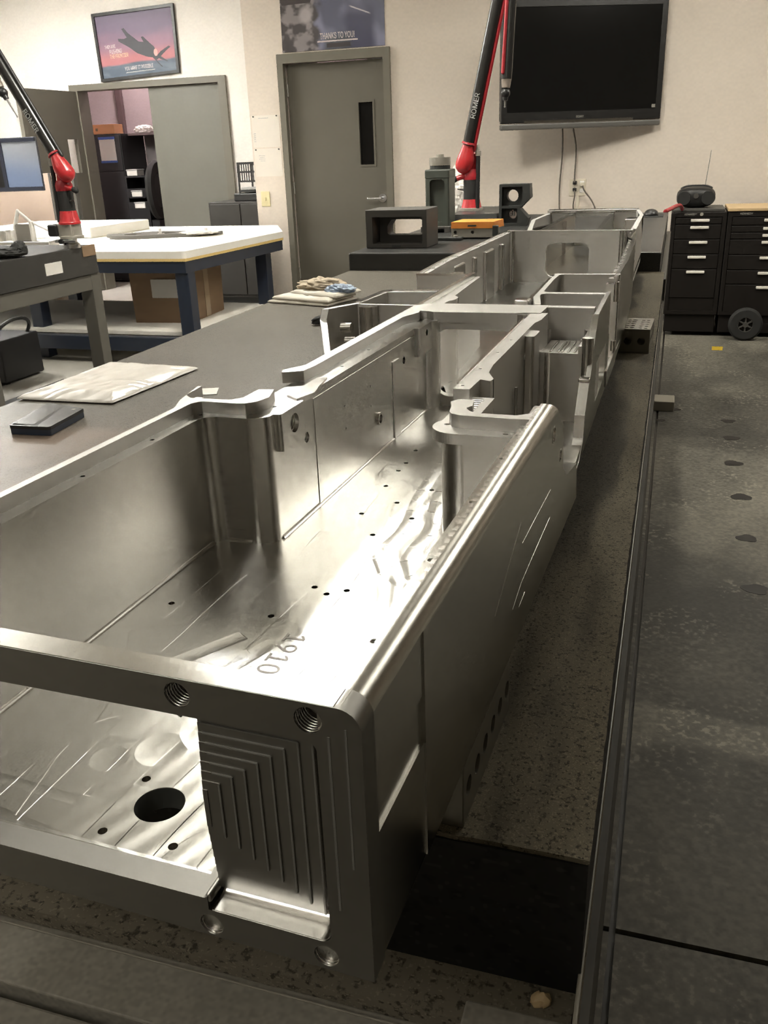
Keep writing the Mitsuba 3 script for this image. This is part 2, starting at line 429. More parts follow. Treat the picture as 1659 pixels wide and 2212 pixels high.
bp = thing('black_surface_plate', 'thick black granite plate at the far end of the grey granite table', 'surface plate')
ZB = .982
put('slab', rbx(-1.305, -.036, 3.622, 5.78, ZT - .09, ZB, .006), 'granite_black', bp)
put('stand', bx(-1.25, -.09, 3.75, 5.6, .50, ZT - .09), 'bench_steel', bp)
for x in (-1.2, -.25):
    for y in (3.7, 5.45): put('leg', bx(x, x + .12, y, y + .12, 0, .50), 'bench_steel', bp)

put('foot_pad', rbx(-.03, .085, 4.9, 5.05, .0, .055, .004), 'rail_bright', bp)
put('side_rail', bx(-.034, -.012, 3.63, 5.7, .60, .88), 'rail_dark', bp)

# a dried crumb of putty on the ledge corner
cr = trimesh.creation.icosphere(2, .006); cr.vertices *= [1.3, .8, .9]; cr.vertices += (meshkit.noise(cr.vertices * 300)[:, None] - .5) * .005; cr.apply_translation([-.046, .470, ZT - .124])
put('putty_crumb', cr, 'wood_tan', label='small pale crumb on the granite ledge at the near right corner', cat='crumb')


# ================================================================== the machined aluminium housing (own axes: x across, y along, z above the table)
H = thing('machined_housing', 'long open machined aluminium housing with pockets and ribs lying along the granite table', 'machined part')
HZ0, HF, HL, HT = .055, .072, .2125, .225          # underside, floor, ledge, top


def hput(name, m, material='alu_wall', parent=None, smooth=32, label=None):
    m = tm(m).copy(); M = trimesh.transformations.rotation_matrix(-A, [0, 0, 1]); M[2, 3] = ZT; m.apply_transform(M)
    return put(name, m, material, parent or H, smooth, label=label)


def rect(x0, x1, y0, y1, r=0): return sbox(x0 + r, y0 + r, x1 - r, y1 - r).buffer(r, 6) if r else sbox(x0, y0, x1, y1)


def wall(pts, t, z0=HF - .002, z1=HT, r=0):
    """a wall along a line in plan"""
    p = LineString(pts).buffer(t / 2, 6, cap_style='flat', join_style='round' if not r else 'mitre')
    if r: p = p.buffer(-t * .2).buffer(t * .2)
    return ext(p, z0, z1)


def poly(*p):
    q = Polygon(p)
    return q if q.is_valid else q.buffer(0)


def xhole(y, z, r, x0, x1, n=20): return cyl((x0, y, z), (x1, y, z), r, n=n)


def yhole(x, z, r, y0, y1, n=24): return cyl((x, y0, z), (x, y1, z), r, n=n)


def zhole(x, y, r, z0, z1, n=14): return cyl((x, y, z0), (x, y, z1), r, n=n)


def thread(p, d, r, length, pitch, parent, turns=None):
    """the ridges of a tapped hole: a helix just inside the bore"""
    n = turns or max(3, int(length / pitch)); t = np.linspace(0, n * 2 * np.pi, n * 18)
    p, d = np.array(p, float), np.array(d, float); x = np.cross(d, [0, 0, 1.0] if abs(d[2]) < .9 else [1.0, 0, 0]); x /= np.linalg.norm(x); y = np.cross(d, x)
    pts = p + d * (t / (2 * np.pi) * pitch)[:, None] + r * (np.cos(t)[:, None] * x + np.sin(t)[:, None] * y)
    return hput('thread', tube(pts, pitch * .33, 5), 'alu_bore', parent, True)


SCRIBE = [[(.676, .167), (.628, .148), (.582, .128)], [(.828, .141), (.75, .143), (.685, .144)], [(.829, .110), (.76, .1085), (.684, .106), (.650, .098)], [(.702, .088), (.690, .087), (.677, .086)]]
# --- near bay
F0 = .3071
holes = [(-.45, .619), (-.347, .623), (-.332, .687), (-.315, .677), (-.299, .689), (-.321, .82), (-.355, .874), (-.294, .876), (-.326, .917), (-.358, .967), (-.361, 1.025), (-.361, 1.057), (-.365, 1.111), (-.298, .968), (-.327, .394), (-.325, .343), (-.275, .345)]
plan = unary_union([rect(-.505, -.1318, F0 + .003, .90), poly((-.452, .85), (-.452, 1.43), (-.155, 1.43), (-.1485, 1.245), (-.1405, 1.044), (-.1335, .90), (-.1335, .85)), poly((-.44, 1.07), (-.467, 1.07), (-.60, 1.32), (-.56, 1.42), (-.545, 1.56), (-.44, 1.56))])
base = ext(plan, HZ0, HF)
base -= U(*[zhole(x, y, .0031, HZ0 - .01, HF + .01) for x, y in holes], zhole(-.304, .375, .0165, HZ0 - .01, HF + .01, 40))
def groove(pts, R, depth, n=300):
    """a shallow pass of a big ball cutter along pts in plan"""
    out = []
    for (xa, ya), (xb, yb) in zip(pts[:-1], pts[1:]):
        c = cyl((xa, ya, HF + R - depth), (xb, yb, HF + R - depth), R, n=n); out.append(c)
    return out


cuts = []
for k in range(3):
    o = k * .026
    pts = spline([(-.318 + o * .9, 1.20), (-.312 + o * .9, 1.02), (-.300 + o, .90), (-.292 + o * 1.15, .83), (-.296 + o * 1.2, .775), (-.275 + o * 1.15, .735), (-.250 + o, .715)], 16)
    cuts += groove([tuple(q) for q in pts], .08, .00040 + .00008 * (k % 2))
for x0, y0, x1, y1, R_, dp in ((-.395, .52, -.355, .585, .07, .0005), (-.372, .505, -.335, .56, .06, .0005), (-.352, .50, -.318, .60, .08, .0004), (-.41, .335, -.30, .322, .09, .0003), (-.43, .365, -.36, .362, .05, .0002)):
    cuts += groove([(x0, y0), (x1, y1)], R_, dp)
for x, y, R_, dp in ((-.335, .425, .30, .0006), (-.365, .405, .24, .0004), (-.318, .445, .20, .0005), (-.325, .60, .35, .0005), (-.30, .655, .3, .0004)):
    cuts.append(m3.Manifold.sphere(R_, 500).translate([x, y, HF + R_ - dp]).trim_by_plane([0, 0, -1], -(HF + .004)))
base -= U(*[c.trim_by_plane([0, 0, -1], -(HF + .003)) for c in cuts])
hput('floor_plate', base, 'alu_floor', smooth=1.2, label='milled floor with swirling cutter marks and tapped holes')
hput('floor_bore', cyl((-.304, .375, HZ0), (-.304, .375, HF - .0005), .0168, n=40) - cyl((-.304, .375, HZ0 - .1), (-.304, .375, HF + .1), .01645, n=40), 'iron_dark', H + '__floor_plate', 40)

# engraved figures on the floor
eng = text('1910', .019, (-.309, .567, HF + .0001), (0, -1, 0), (1, 0, 0), .00025)
hput('engraving', eng, 'steel', H + '__floor_plate', False, 'engraved number 1910')

# left wall, the jog and the wall beyond it
post = poly((-.505, .765), (-.432, .765), (-.413, .775), (-.413, .86), (-.452, .86), (-.452, .790), (-.505, .790))
post = post.buffer(.012, 8).buffer(-.012, 8).buffer(-.011, 8).buffer(.011, 8)
lw = unary_union([rect(-.505, -.4815, F0 + .004, .789), post, rect(-.500, -.45, .766, .787)]).buffer(.016, 8).buffer(-.016, 8)
left = ext(lw, HF - .002, HL)
left -= U(*[zhole(x, y, .0022, HL - .02, HL + .01) for x, y in ((-.489, .574), (-.489, .679), (-.488, .767), (-.425, .814))])
hput('side_wall', left, 'alu_wall', label='left wall of the near bay with a stepped ledge')
lip = unary_union([rect(-.505, -.4965, F0 + .004, .79),
    poly((-.505, .746), (-.5165, .776), (-.529, .833), (-.524, .833), (-.521, .795), (-.509, .785), (-.463, .787), (-.4535, .799), (-.4535, .835), (-.436, .837), (-.4265, .806), (-.431, .787), (-.440, .7775), (-.452, .775), (-.490, .775), (-.4965, .765), (-.4965, .72))])
hput('lip', ext(lip, HL - .0005, HT), 'alu_mid', H + '__side_wall')
def fil(r=.0042): return [(0, 0), (r, 0), (r * .55, r * .16), (r * .16, r * .55), (0, r)]
hput('fillet', along_y(Polygon([(-.4817 + x, HF - .0002 + z) for x, z in fil()]), F0 + .02, .754), 'alu_bore', H + '__side_wall', 60)
hput('fillet', along_x(Polygon([(.7652 - x, HF - .0002 + z) for x, z in fil()]), -.475, -.440), 'alu_bore', H + '__side_wall', 60)
hput('fillet', along_y(Polygon([(-.4130 + x, HF - .0002 + z) for x, z in fil()]), .785, 1.33), 'alu_bore', H + '__side_wall', 60)
for k in range(11): hput('mill_mark', bx(-.470, -.4635, .7644, .7660, .086 + .0072 * k, .0875 + .0072 * k), 'alu_side', H + '__side_wall', False)
for k in range(9): hput('mill_mark', bx(-.4615, -.447, .7646, .7660, .086 + .0125 * k, .0865 + .0125 * k), 'alu_side', H + '__side_wall', False)

# wall past the jog
w2 = unary_union([rect(-.452, -.413, .84, 1.37), poly((-.452, .94), (-.457, 1.1), (-.457, 1.37), (-.44, 1.37), (-.44, .94))])
m = ext(w2, HF - .002, HL)
boss = unary_union([rect(-.416, -.4045, .786, .846, .004)])
m = U(m, ext(boss, .172, HL), ext(rect(-.42, -.4045, 1.262, 1.335, .004), .17, HL), ext(rect(-.416, -.4122, .886, 1.3), HF - .01, .203), ext(rect(-.4165, -.4102, 1.155, 1.185, .002), HF, .185))
m = U(m, cyl((-.425, 1.345, HF - .002), (-.425, 1.345, HL), .028, n=32))
m -= U(xhole(.818, .195, .0105, -.44, -.39), xhole(.863, .164, .0062, -.44, -.39), xhole(1.209, .176, .0055, -.47, -.39), xhole(1.30, .20, .005, -.43, -.39),
       xhole(1.094, .120, .0075, -.47, -.38), *[xhole(y, z, .0014, -.43, -.39, 8) for y, z in ((1.067, .172), (.976, .17), (.977, .141), (1.067, .145))])
m -= U(*[zhole(x, y, .0022, HL - .02, HL + .01) for x, y in ((-.422, .90), (-.426, 1.007), (-.428, 1.108), (-.432, 1.223))])
W2 = hput('side_wall', m, 'alu_wall', label='inner wall with tapped holes past the jog')
thread((-.4385, .818, .195), (1, 0, 0), .0105, .032, .0023, W2)
thread((-.435, .863, .164), (1, 0, 0), .0062, .02, .002, W2)
lip2 = poly((-.452, .955), (-.468, .925), (-.463, .912), (-.452, .918), (-.441, .925), (-.4385, .955), (-.439, 1.29), (-.427, 1.33), (-.43, 1.35), (-.455, 1.35))
hput('lip', ext(lip2, HL - .0005, HT), 'alu_mid', W2)
hput('ledge', ext(poly((-.43, .855), (-.412, .842), (-.404, .873), (-.411, .90), (-.418, .94), (-.43, .94)), HL - .004, HL + .002), 'alu_edge', W2)
pp = []
for k in range(6): pp.append(cyl((-.409, 1.094, .120), (-.4085, 1.094, .120), .0085, n=20))
hput('bushing_floor', cyl((-.430, 1.094, .120), (-.4165, 1.094, .120), .0073, n=20), 'scuff', W2)
hput('bushing', cyl((-.4128, 1.094, .120), (-.4088, 1.094, .120), .0092, n=24) - cyl((-.44, 1.094, .120), (-.40, 1.094, .120), .0062, n=24), 'alu_bore', W2, 40)

# right wall: profile with a big rounded outer edge, its far end chamfered and drilled
arc = [(-.1425 + .0125 * math.sin(t), HT - .0125 + .0125 * math.cos(t)) for t in np.linspace(0, math.pi / 2, 12)]
prof = Polygon([(-.1535, HF - .003), (-.1535, HT - .0055), (-.1452, HT - .0055), (-.1452, HT)] + arc + [(-.13, HZ0), (-.145, HZ0), (-.145, HF - .003)])
rw = along_y(prof, F0 + .003, 1.045)
cut = Polygon([(.838, .26), (.838, .227), (.848, .223), (.898, .188), (.908, .137), (.935, .118), (1.02, .104), (1.035, .05), (1.2, .05), (1.2, .26)])
rw -= along_x(cut, -.2, -.1)
rw -= U(xhole(.836, .196, .0085, -.2, -.1), xhole(.886, .158, .0065, -.2, -.1))
rw -= U(*[zhole(-.1492, y, .0026, HT - .03, HT + .01) for y in (.377, .481, .584, .685, .79)])
rw -= bx(-.1312, -.12, F0 - .01, .403, HZ0 - .01, .2145)                                    # recessed panel at the near corner
rw -= bx(-.1330, -.12, F0 + .004, .4035, .139, .1725)                                       # and the slot in it
RW = hput('outer_wall', rw, 'alu_side', label='right outer wall with a rounded top edge, a slot and fine scribed lines')
for k, q in enumerate(SCRIBE): hput('scribe_line', tube([(-.1299, y, z) for y, z in q], .00035, 6), 'alu_edge', RW, True)
for y, z, r in ((.836, .196, .0085), (.886, .158, .0065)): hput('bushing', cyl((-.1525, y, z), (-.1296, y, z), r + .0006, n=28) - cyl((-.2, y, z), (-.1, y, z), r - .0012, n=28), 'alu_bore', RW, 40)
for k in range(46): hput('chatter_mark', bx(-.1455, -.1425, .335 + .0108 * k, .3415 + .0108 * k, HT - .0009, HT + .00012), 'alu_bore', RW, False)
for y in (.377, .481, .584, .685): thread((-.1492, y, HT - .0056), (0, 0, -1), .0026, .006, .0011, RW)

# right cross post with its flange
pr = unary_union([Point(-.2145, .8165).buffer(.0245, 14), rect(-.2145, -.15, .792, .826)]).buffer(.006).buffer(-.006)
m = ext(pr, HF - .002, HL - .006)
hput('cross_post', m, 'alu_mid', label='rounded inner post on the right of the near bay')
hput('post_nose', cyl((-.2145, .8165, HF - .001), (-.2145, .8165, HL - .0065), .0248, n=48), 'alu_wall', H + '__cross_post')
led = unary_union([Point(-.2145, .792).buffer(.0265, 14), rect(-.2145, -.150, .7655, .822), rect(-.2365, -.205, .80, .90)]).buffer(.006).buffer(-.006)
lm = ext(led, HL - .011, HL - .0005) - U(zhole(-.166, .776, .0026, HL - .02, HL + .01), zhole(-.228, .795, .003, HL - .02, HL + .01))
hput('ledge', lm, 'alu_mid', H + '__cross_post')
for k in range(7):
    y = .842 + k * .0075
    hput('scallop', cyl((-.238, y, HL - .003), (-.214, y, HL - .003), .0042, n=12), 'alu_edge', H + '__cross_post', 40)
fl_ = poly((-.226, .796), (-.229, .814), (-.2345, .831), (-.229, .841), (-.215, .842), (-.2115, .835), (-.209, .820), (-.213, .811), (-.207, .801), (-.196, .7955), (-.160, .7965), (-.1485, .806), (-.1445, .838), (-.1425, .838), (-.1425, .785), (-.150, .7845), (-.165, .7835), (-.212, .7845), (-.222, .789))
hput('flange', ext(fl_, HL - .0005, HT), 'alu_mid', H + '__cross_post')

# front frame: top bar, sill, pocketed panel
ff = m3.Manifold.extrude(cs(poly((-.508, HZ0), (-.13, HZ0), (-.13, HT - .012), *[(-.142 + .012 * math.cos(t), HT - .012 + .012 * math.sin(t)) for t in np.linspace(.2, math.pi / 2, 7)], (-.508, HT))), .0165).transform([[1, 0, 0, 0], [0, 0, -1, F0 + .0165], [0, 1, 0, 0]])
win = Polygon([(-.482, .0785), (-.2265, .0825), (-.2265, .2035), (-.482, .2005)]).buffer(-.004).buffer(.004)
ff = U(ff, bx(-.235, -.142, F0 + .001, F0 + .031, HZ0, .206), bx(-.49, -.22, F0 + .001, F0 + .0185, HZ0, .0785))
ff -= m3.Manifold.extrude(cs(win), .1).transform([[1, 0, 0, 0], [0, 0, -1, F0 + .06], [0, 1, 0, 0]])
def step_q(k):
    q = Polygon([(-.30, .0745 + .0058 * k), (-.1535 - .0078 * k, .0745 + .0058 * k), (-.1535 - .0078 * k, .2035 - .0058 * k), (-.30, .2035 - .0058 * k)])
    if k == 0: q = q.buffer(-.006).buffer(.006)
    return q.intersection(sbox(-.2275, 0, 0, 1))
for k in range(10):
    q = step_q(k).difference(step_q(k + 1)) if k < 9 else step_q(k)
    dd = .0165 if k == 0 else .0125 - .0005 * k
    ff -= m3.Manifold.extrude(cs(q.buffer(.00001)), dd + .01).transform([[1, 0, 0, 0], [0, 0, -1, F0 + dd], [0, 1, 0, 0]])
fh = [(-.228, .2135), (-.157, .2135), (-.227, .0655), (-.157, .0655), (-.30, .2135), (-.372, .2135), (-.445, .2135), (-.30, .0655), (-.372, .0655)]
fh = [(-.228, .2185 - .003), (-.157, .2185 - .003), (-.227, .0635), (-.157, .0645), (-.445, .2155), (-.445, .064)]
ff -= U(*[yhole(x, z, .0072, F0 - .01, F0 + .0145) for x, z in fh])
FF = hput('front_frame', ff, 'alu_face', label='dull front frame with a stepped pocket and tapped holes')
for x, z in fh[:4]: thread((x, F0 + .001, z), (0, 1, 0), .0072, .013, .0019, FF)
hput('sill_top', along_x(Polygon([(F0 + .0008, .0780), (F0 + .0182, .0780), (F0 + .021, .0752), (F0 + .027, HF - .001), (F0 + .027, HF + .0002), (F0 + .0215, .0762), (F0 + .0186, .0791), (F0 + .0008, .0791)]), -.482, -.2275), 'alu_edge', FF, 40)
hput('pocket_shelf', along_x(Polygon([(F0 + .0004, .0744), (F0 + .0165, .0744), (F0 + .0165, .0815), (F0 + .0160, .0795), (F0 + .0148, .0774), (F0 + .0128, .0760), (F0 + .0100, .0753), (F0 + .0004, .0751)]), -.2255, -.1595), 'alu_edge', FF, 40)
cq = [(-.1535 - .0068 + .0068 * math.sin(t), .0745 + .0068 - .0068 * math.cos(t)) for t in np.linspace(0, math.pi / 2, 8)]
hput('pocket_corner', along_y(Polygon(cq + [(x - .0006 * (i / 7), z + .0006) for i, (x, z) in list(enumerate(cq))[::-1]]), F0 + .0006, F0 + .0165), 'alu_edge', FF, 40)
for k in range(1, 9):
    x, zb_, zt_, dd = -.1535 - .0078 * k, .0745 + .0058 * k, .2035 - .0058 * k, F0 + .0125 - .0005 * k
    hput('step_edge', rbx(x - .0009, x + .0004, dd - .0005, dd + .001, zb_, zt_, .0003), 'scuff', FF, False)
    if k < 8: hput('step_edge', rbx(-.2270 + .001 * k, x, dd - .0005, dd + .001, zt_ - .0006, zt_ + .0004, .0003), 'scuff', FF, False)
hput('scuff_mark', bx(-.1475, -.1462, F0 - .0003, F0 + .001, .100, .208), 'scuff', FF, False)
hput('scuff_mark', bx(-.1385, -.1374, F0 - .0003, F0 + .001, .130, .214), 'scuff', FF, False)
hput('bar_top', rbx(-.504, -.1435, F0 + .0004, F0 + .0162, HT - .0008, HT + .0004, .0004), 'alu_edge', FF)
hput('sill_end', rbx(-.2300, -.2262, F0 + .0008, F0 + .026, .078, .0835, .0015), 'alu_edge', FF)

# spine on the right of the second bay
sp = poly((-.247, .885), (-.229, .885), (-.2285, .93), (-.216, .925), (-.2145, .936), (-.227, .965), (-.2305, 1.0), (-.233, 1.275), (-.228, 1.30), (-.228, 1.36), (-.254, 1.36), (-.253, 1.19))
m = ext(sp, HF - .002, HT - .001)
m -= U(xhole(1.20, .19, .004, -.30, -.2), *[zhole(-.2405, y, .002, HT - .02, HT + .01) for y in (.9, .98, 1.07, 1.15)])
m = U(m, ext(rect(-.234, -.219, 1.20, 1.245, .005), HF - .002, HT - .006))
SP = hput('spine', m, 'alu_mid', label='upright spine beside the right hand pocket')
hput('groove_pin', cyl((-.2285, 1.13, HF), (-.2285, 1.13, .165), .0022, n=10), 'steel', SP)
hput('spine_rim', ext(poly((-.2485, .905), (-.246, .905), (-.2535, 1.30), (-.256, 1.30)), HT - .0011, HT + .0012), 'alu_edge', SP)

# bulkhead with a rounded window, and its top flange
bw = sbox(-.43, HF - .002, -.238, HT - .002).difference(rect(-.4065, -.272, .088, .1975, .024))
hput('bulkhead', along_y(bw, 1.345, 1.358), 'alu_mid', label='bulkhead with a rounded window between the bays')
hput('top_flange', ext(poly((-.455, 1.352), (-.413, 1.344), (-.405, 1.338), (-.278, 1.345), (-.262, 1.352), (-.238, 1.352), (-.238, 1.425), (-.43, 1.42), (-.455, 1.40)), HT - .016, HT), 'alu_mid', H + '__bulkhead')
hput('corner_post', U(cyl((-.262, 1.352, HF - .002), (-.262, 1.352, HT - .002), .013, n=24), ext(rect(-.262, -.238, 1.345, 1.41), HF - .002, HT - .002)), 'alu_edge', H + '__bulkhead')

# right hand pocket block, rib and rail
blk = ext(poly((-.240, 1.30), (-.150, 1.30), (-.155, 1.432), (-.240, 1.432)).difference(rect(-.2375, -.172, 1.33, 1.412, .012)), HF - .002, .19)
blk = blk - bx(-.3, -.16, 1.2, 1.335, .176, .3)
blk = U(blk, ext(rect(-.2385, -.165, 1.411, 1.43), .1, HT - .001), cyl((-.216, 1.313, HF - .002), (-.216, 1.313, .176), .0135, n=24), ext(rect(-.216, -.165, 1.2995, 1.335), HF - .002, .176), ext(rect(-.2275, -.165, 1.318, 1.395), .10, .1755))
hput('block_corner', cyl((-.216, 1.3128, HF - .001), (-.216, 1.3128, .1758), .0138, n=40), 'alu_edge')
BK = hput('pocket_block', blk, 'alu_mid', label='stepped block closing the right hand pocket')
for k, x in enumerate((-.2155, -.2035, -.1985, -.189, -.180)): hput('ridge', rbx(x, x + .0034, 1.305, 1.388, .1755, .1778, .0010), 'alu_bore', BK)
hput('side_boss', U(ext(poly((-.256, 1.345), (-.2385, 1.345), (-.2385, 1.43), (-.256, 1.43)), HF, HT - .003)) - U(xhole(1.372, .205, .006, -.25, -.2), xhole(1.372, .182, .005, -.25, -.2)), 'alu_wall', BK)
for z in (.205, .182, .12, .10): hput('pin', cyl((-.239, 1.362, z), (-.2365, 1.362, z), .0048, n=14), 'alu_bore', BK, 40)
edge_y, edge_x = [.80, .9, 1.044, 1.245, 1.524, 1.7, 1.97], [-.1330, -.1335, -.1405, -.1475, -.1570, -.161, -.172]


def follow(m, refine=.02):
    """bend a piece built along x = 0 so that its outer face follows the housing's outer edge"""
    m = tm(m.refine_to_length(refine)).copy(); m.vertices[:, 0] += np.interp(m.vertices[:, 1], edge_y, edge_x); return m


rib = Polygon([(1.05, HZ0), (1.055, .058), (1.150, .059), (1.160, .060), (1.190, .073), (1.1975, .080), (1.2025, .100), (1.205, .110), (1.240, .140), (1.247, .1455), (1.258, .148), (1.275, .148), (1.30, .15), (1.60, .15), (1.60, HZ0)])
rib = rib.difference(sbox(1.36, .085, 1.54, .16).buffer(-.02).buffer(.02))
RB = hput('rib', follow(along_x(rib, -.0135, 0)), 'alu_side', label='curved rib along the right edge with a bright stepped top')
top = [(1.150, .059), (1.160, .060), (1.190, .073), (1.1975, .080), (1.2025, .100), (1.205, .110), (1.240, .140), (1.247, .1455), (1.258, .148)]
strip = Polygon(top + [(y + .0008, z - .0012) for y, z in top[::-1]]).buffer(.0006)
hput('rib_top', follow(along_x(strip, -.0138, .0003)), 'alu_edge', RB, 20)
hput('rib_lip', follow(rbx(-.0155, .0006, 1.247, 1.262, .1465, .1515, .0015)), 'alu_bore', RB)
rail = Polygon([(1.262, .148), (1.285, .165), (1.296, .182), (1.318, .205), (1.348, HT - .001), (1.353, HT), (1.577, HT), (1.585, .205), (1.585, .15), (1.5, .145), (1.40, .15)])
hput('rail', follow(along_x(rail, -.0068, 0)), 'alu_side', RB)
hput('rail_cap', follow(rbx(-.0072, .0003, 1.352, 1.577, HT - .0006, HT + .0006, .0005)), 'alu_edge', RB)
hput('rail_bevel', follow(along_x(Polygon([(1.296, .1825), (1.318, .2055), (1.350, .2252), (1.352, .224), (1.318, .203), (1.298, .181)]), -.0095, .0003)), 'alu_edge', RB)
hput('rib_web', U(cyl((-.1575, 1.29, HF), (-.1575, 1.29, .202), .0085, n=18), ext(rect(-.170, -.158, 1.285, 1.33), HF - .002, .19)), 'alu_wall', RB)

# --- far bay
fplan = unary_union([poly((-.577, 1.77), (-.46, 1.55), (-.40, 1.40), (-.154, 1.40), (-.1575, 1.524), (-.161, 1.70), (-.1735, 2.05), (-.20, 2.5), (-.22, 2.83), (-.60, 2.83))])
hput('floor_plate', ext(fplan, HZ0, HF), 'alu_floor')
ow = poly((-.166, 1.768), (-.172, 2.05), (-.195, 2.5), (-.221, 2.815), (-.247, 2.815), (-.214, 2.5), (-.191, 2.05), (-.183, 1.80), (-.183, 1.768))
OW = hput('outer_wall', ext(ow, HF - .01, HT - .004), 'alu_side', label='right wall of the far bay with a drilled rim')
orim = poly((-.166, 1.768), (-.172, 2.05), (-.193, 2.44), (-.200, 2.5), (-.213, 2.56), (-.221, 2.815), (-.228, 2.815), (-.221, 2.56), (-.204, 2.5), (-.1795, 2.05), (-.1735, 1.768))
hput('rim', ext(orim, HT - .0045, HT), 'alu_edge', OW)
for k in range(16):
    y = 1.86 + k * .058; x = np.interp(y, [1.8, 2.05, 2.5, 2.815], [-.181, -.186, -.209, -.236])
    hput('rivet_hole', lathe([(0, 0), (.0042, 0), (.0042, .0012), (.0028, .0016), (.0018, -.0004), (0, -.0004)], 12, (x, y, HT - .004)), 'alu_bore', OW, 40)
hput('end_face', U(ext(poly((-.186, 1.755), (-.1635, 1.755), (-.1655, 1.775), (-.186, 1.775)), HF - .012, HT - .012), ext(poly((-.155, 1.56), (-.1595, 1.56), (-.1645, 1.76), (-.160, 1.76)), HF - .01, .09)), 'alu_edge', OW)
for z0, z1 in ((HT - .045, HT - .008), (.085, .105)): hput('end_bead', cyl((-.166, 1.757, z0), (-.166, 1.757, z1), .005, n=14), 'alu_bore', OW)
# pockets right of the centre spine
pk = unary_union([poly((-.268, 1.545), (-.16, 1.548), (-.16, 1.566), (-.268, 1.563)), poly((-.262, 1.43), (-.252, 1.43), (-.270, 1.52), (-.280, 1.72), (-.280, 1.80), (-.289, 1.80), (-.288, 1.72), (-.2785, 1.505)), poly((-.292, 1.793), (-.165, 1.80), (-.165, 1.812), (-.292, 1.806))])
pk = pk.buffer(.012, 6).buffer(-.012, 6)
PK = hput('pocket_wall', ext(pk, HF - .002, HT), 'alu_mid', label='thin walls of the two right hand pockets')
hput('pocket_post', U(cyl((-.258, 1.56, HF), (-.258, 1.56, HT - .001), .011, n=18), cyl((-.178, 1.557, HF), (-.178, 1.557, HT - .001), .009, n=18)), 'alu_edge', PK)
hput('rail_step', ext(poly((-.293, 1.50), (-.284, 1.50), (-.295, 1.80), (-.303, 1.80)), HF - .002, HT - .008), 'alu_edge', PK)
hput('pad', rbx(-.308, -.283, 1.485, 1.515, .19, HT - .002, .003), 'alu_edge', PK)

# left wing
wg = poly((-.470, 1.068), (-.464, 1.073), (-.588, 1.335), (-.556, 1.40), (-.549, 1.53), (-.46, 1.541), (-.46, 1.552), (-.548, 1.548), (-.562, 1.535), (-.566, 1.405), (-.60, 1.335))
wz = ext(wg, HF - .002, HT)
cutw = m3.Manifold.extrude(cs(Polygon([(1.0, HF), (1.066, .225 - .105), (1.075, .118), (1.30, .205), (1.335, .2085), (1.345, .24), (1.0, .24)])), .4).transform([[0, 0, 1, -.7], [1, 0, 0, 0], [0, 1, 0, 0]])
WG = hput('wing', wz - cutw, 'alu_mid', label='left wing with a sloping outer edge')
hput('wing_bulkhead', along_y(sbox(-.56, HF - .002, -.445, HT - .001).difference(rect(-.53, -.47, .09, .18, .02)), 1.398, 1.408), 'alu_mid', WG)
hput('wing_post', cyl((-.535, 1.392, HF - .002), (-.535, 1.392, HT - .002), .016, n=24), 'alu_wall', WG, 40)
for y, z in ((1.345, .195), (1.36, .17)): hput('wing_bore', cyl((-.566, y, z), (-.548, y, z), .008, n=16), 'alu_bore', WG, 40)
hput('wing_rim', ext(poly((-.566, 1.41), (-.562, 1.538), (-.548, 1.553), (-.46, 1.556), (-.46, 1.547), (-.545, 1.543), (-.553, 1.53), (-.557, 1.41)), HT - .002, HT + .002), 'alu_edge', WG)

# centre spine left, and the far bay's left wall with its front
cspn = poly((-.455, 1.40), (-.43, 1.40), (-.4255, 1.50), (-.4185, 1.515), (-.419, 1.54), (-.431, 1.56), (-.446, 1.81), (-.466, 1.81))
CS = hput('spine', ext(cspn, HF - .002, HL + .004), 'alu_mid', label='centre spine on the left of the far bay')
hput('spine_rim', ext(poly((-.455, 1.40), (-.447, 1.40), (-.456, 1.81), (-.466, 1.81)), HL + .0035, HT), 'alu_edge', CS)
hput('hex_boss', ext(Polygon([(-.535 + .022 * math.cos(a), 1.93 + .045 * math.sin(a)) for a in np.arange(6) * math.pi / 3]), HF, .205), 'alu_edge', CS, False)
lwf = poly((-.577, 1.785), (-.469, 1.785), (-.469, 1.80), (-.561, 1.80), (-.577, 2.036), (-.588, 2.82), (-.604, 2.82), (-.593, 2.036)).buffer(.01, 5).buffer(-.014, 5).buffer(.004, 5)
LW = hput('side_wall', ext(lwf, HF - .002, HT - .004), 'alu_mid', label='left wall of the far bay')
hput('rim', ext(poly((-.577, 1.785), (-.469, 1.785), (-.469, 1.7885), (-.572, 1.79), (-.5885, 2.04), (-.600, 2.82), (-.604, 2.82), (-.593, 2.036)), HT - .0045, HT), 'alu_edge', LW)
for y, w in ((2.08, .10), (2.27, .03), (2.40, .10), (2.6, .03)): hput('pilaster', rbx(-.594, -.574, y, y + w, HF - .002, HT - .022, .005), 'alu_wall', LW)
for k in range(8):
    y = 1.9 + k * .115
    hput('rivet_hole', lathe([(0, 0), (.0042, 0), (.0042, .0012), (.0028, .0016), (.0018, -.0004), (0, -.0004)], 12, (np.interp(y, [1.8, 2.04, 2.8], [-.568, -.583, -.592]), y, HT - .004)), 'alu_bore', LW, 40)
b2 = sbox(-.60, HF - .002, -.225, HT).difference(rect(-.480, -.350, .088, .1895, .024))
B2 = hput('bulkhead', along_y(b2, 2.775, 2.788), 'alu_mid', label='far bulkhead with a rounded window')
hput('corner_post', cyl((-.586, 2.768, HF - .002), (-.586, 2.768, HT - .001), .010, n=16), 'alu_edge', B2)
hput('corner_post', U(cyl((-.238, 2.765, HF - .002), (-.238, 2.765, HT - .001), .010, n=16), cyl((-.257, 2.772, HF - .002), (-.257, 2.772, HT - .001), .006, n=16)), 'alu_edge', B2)

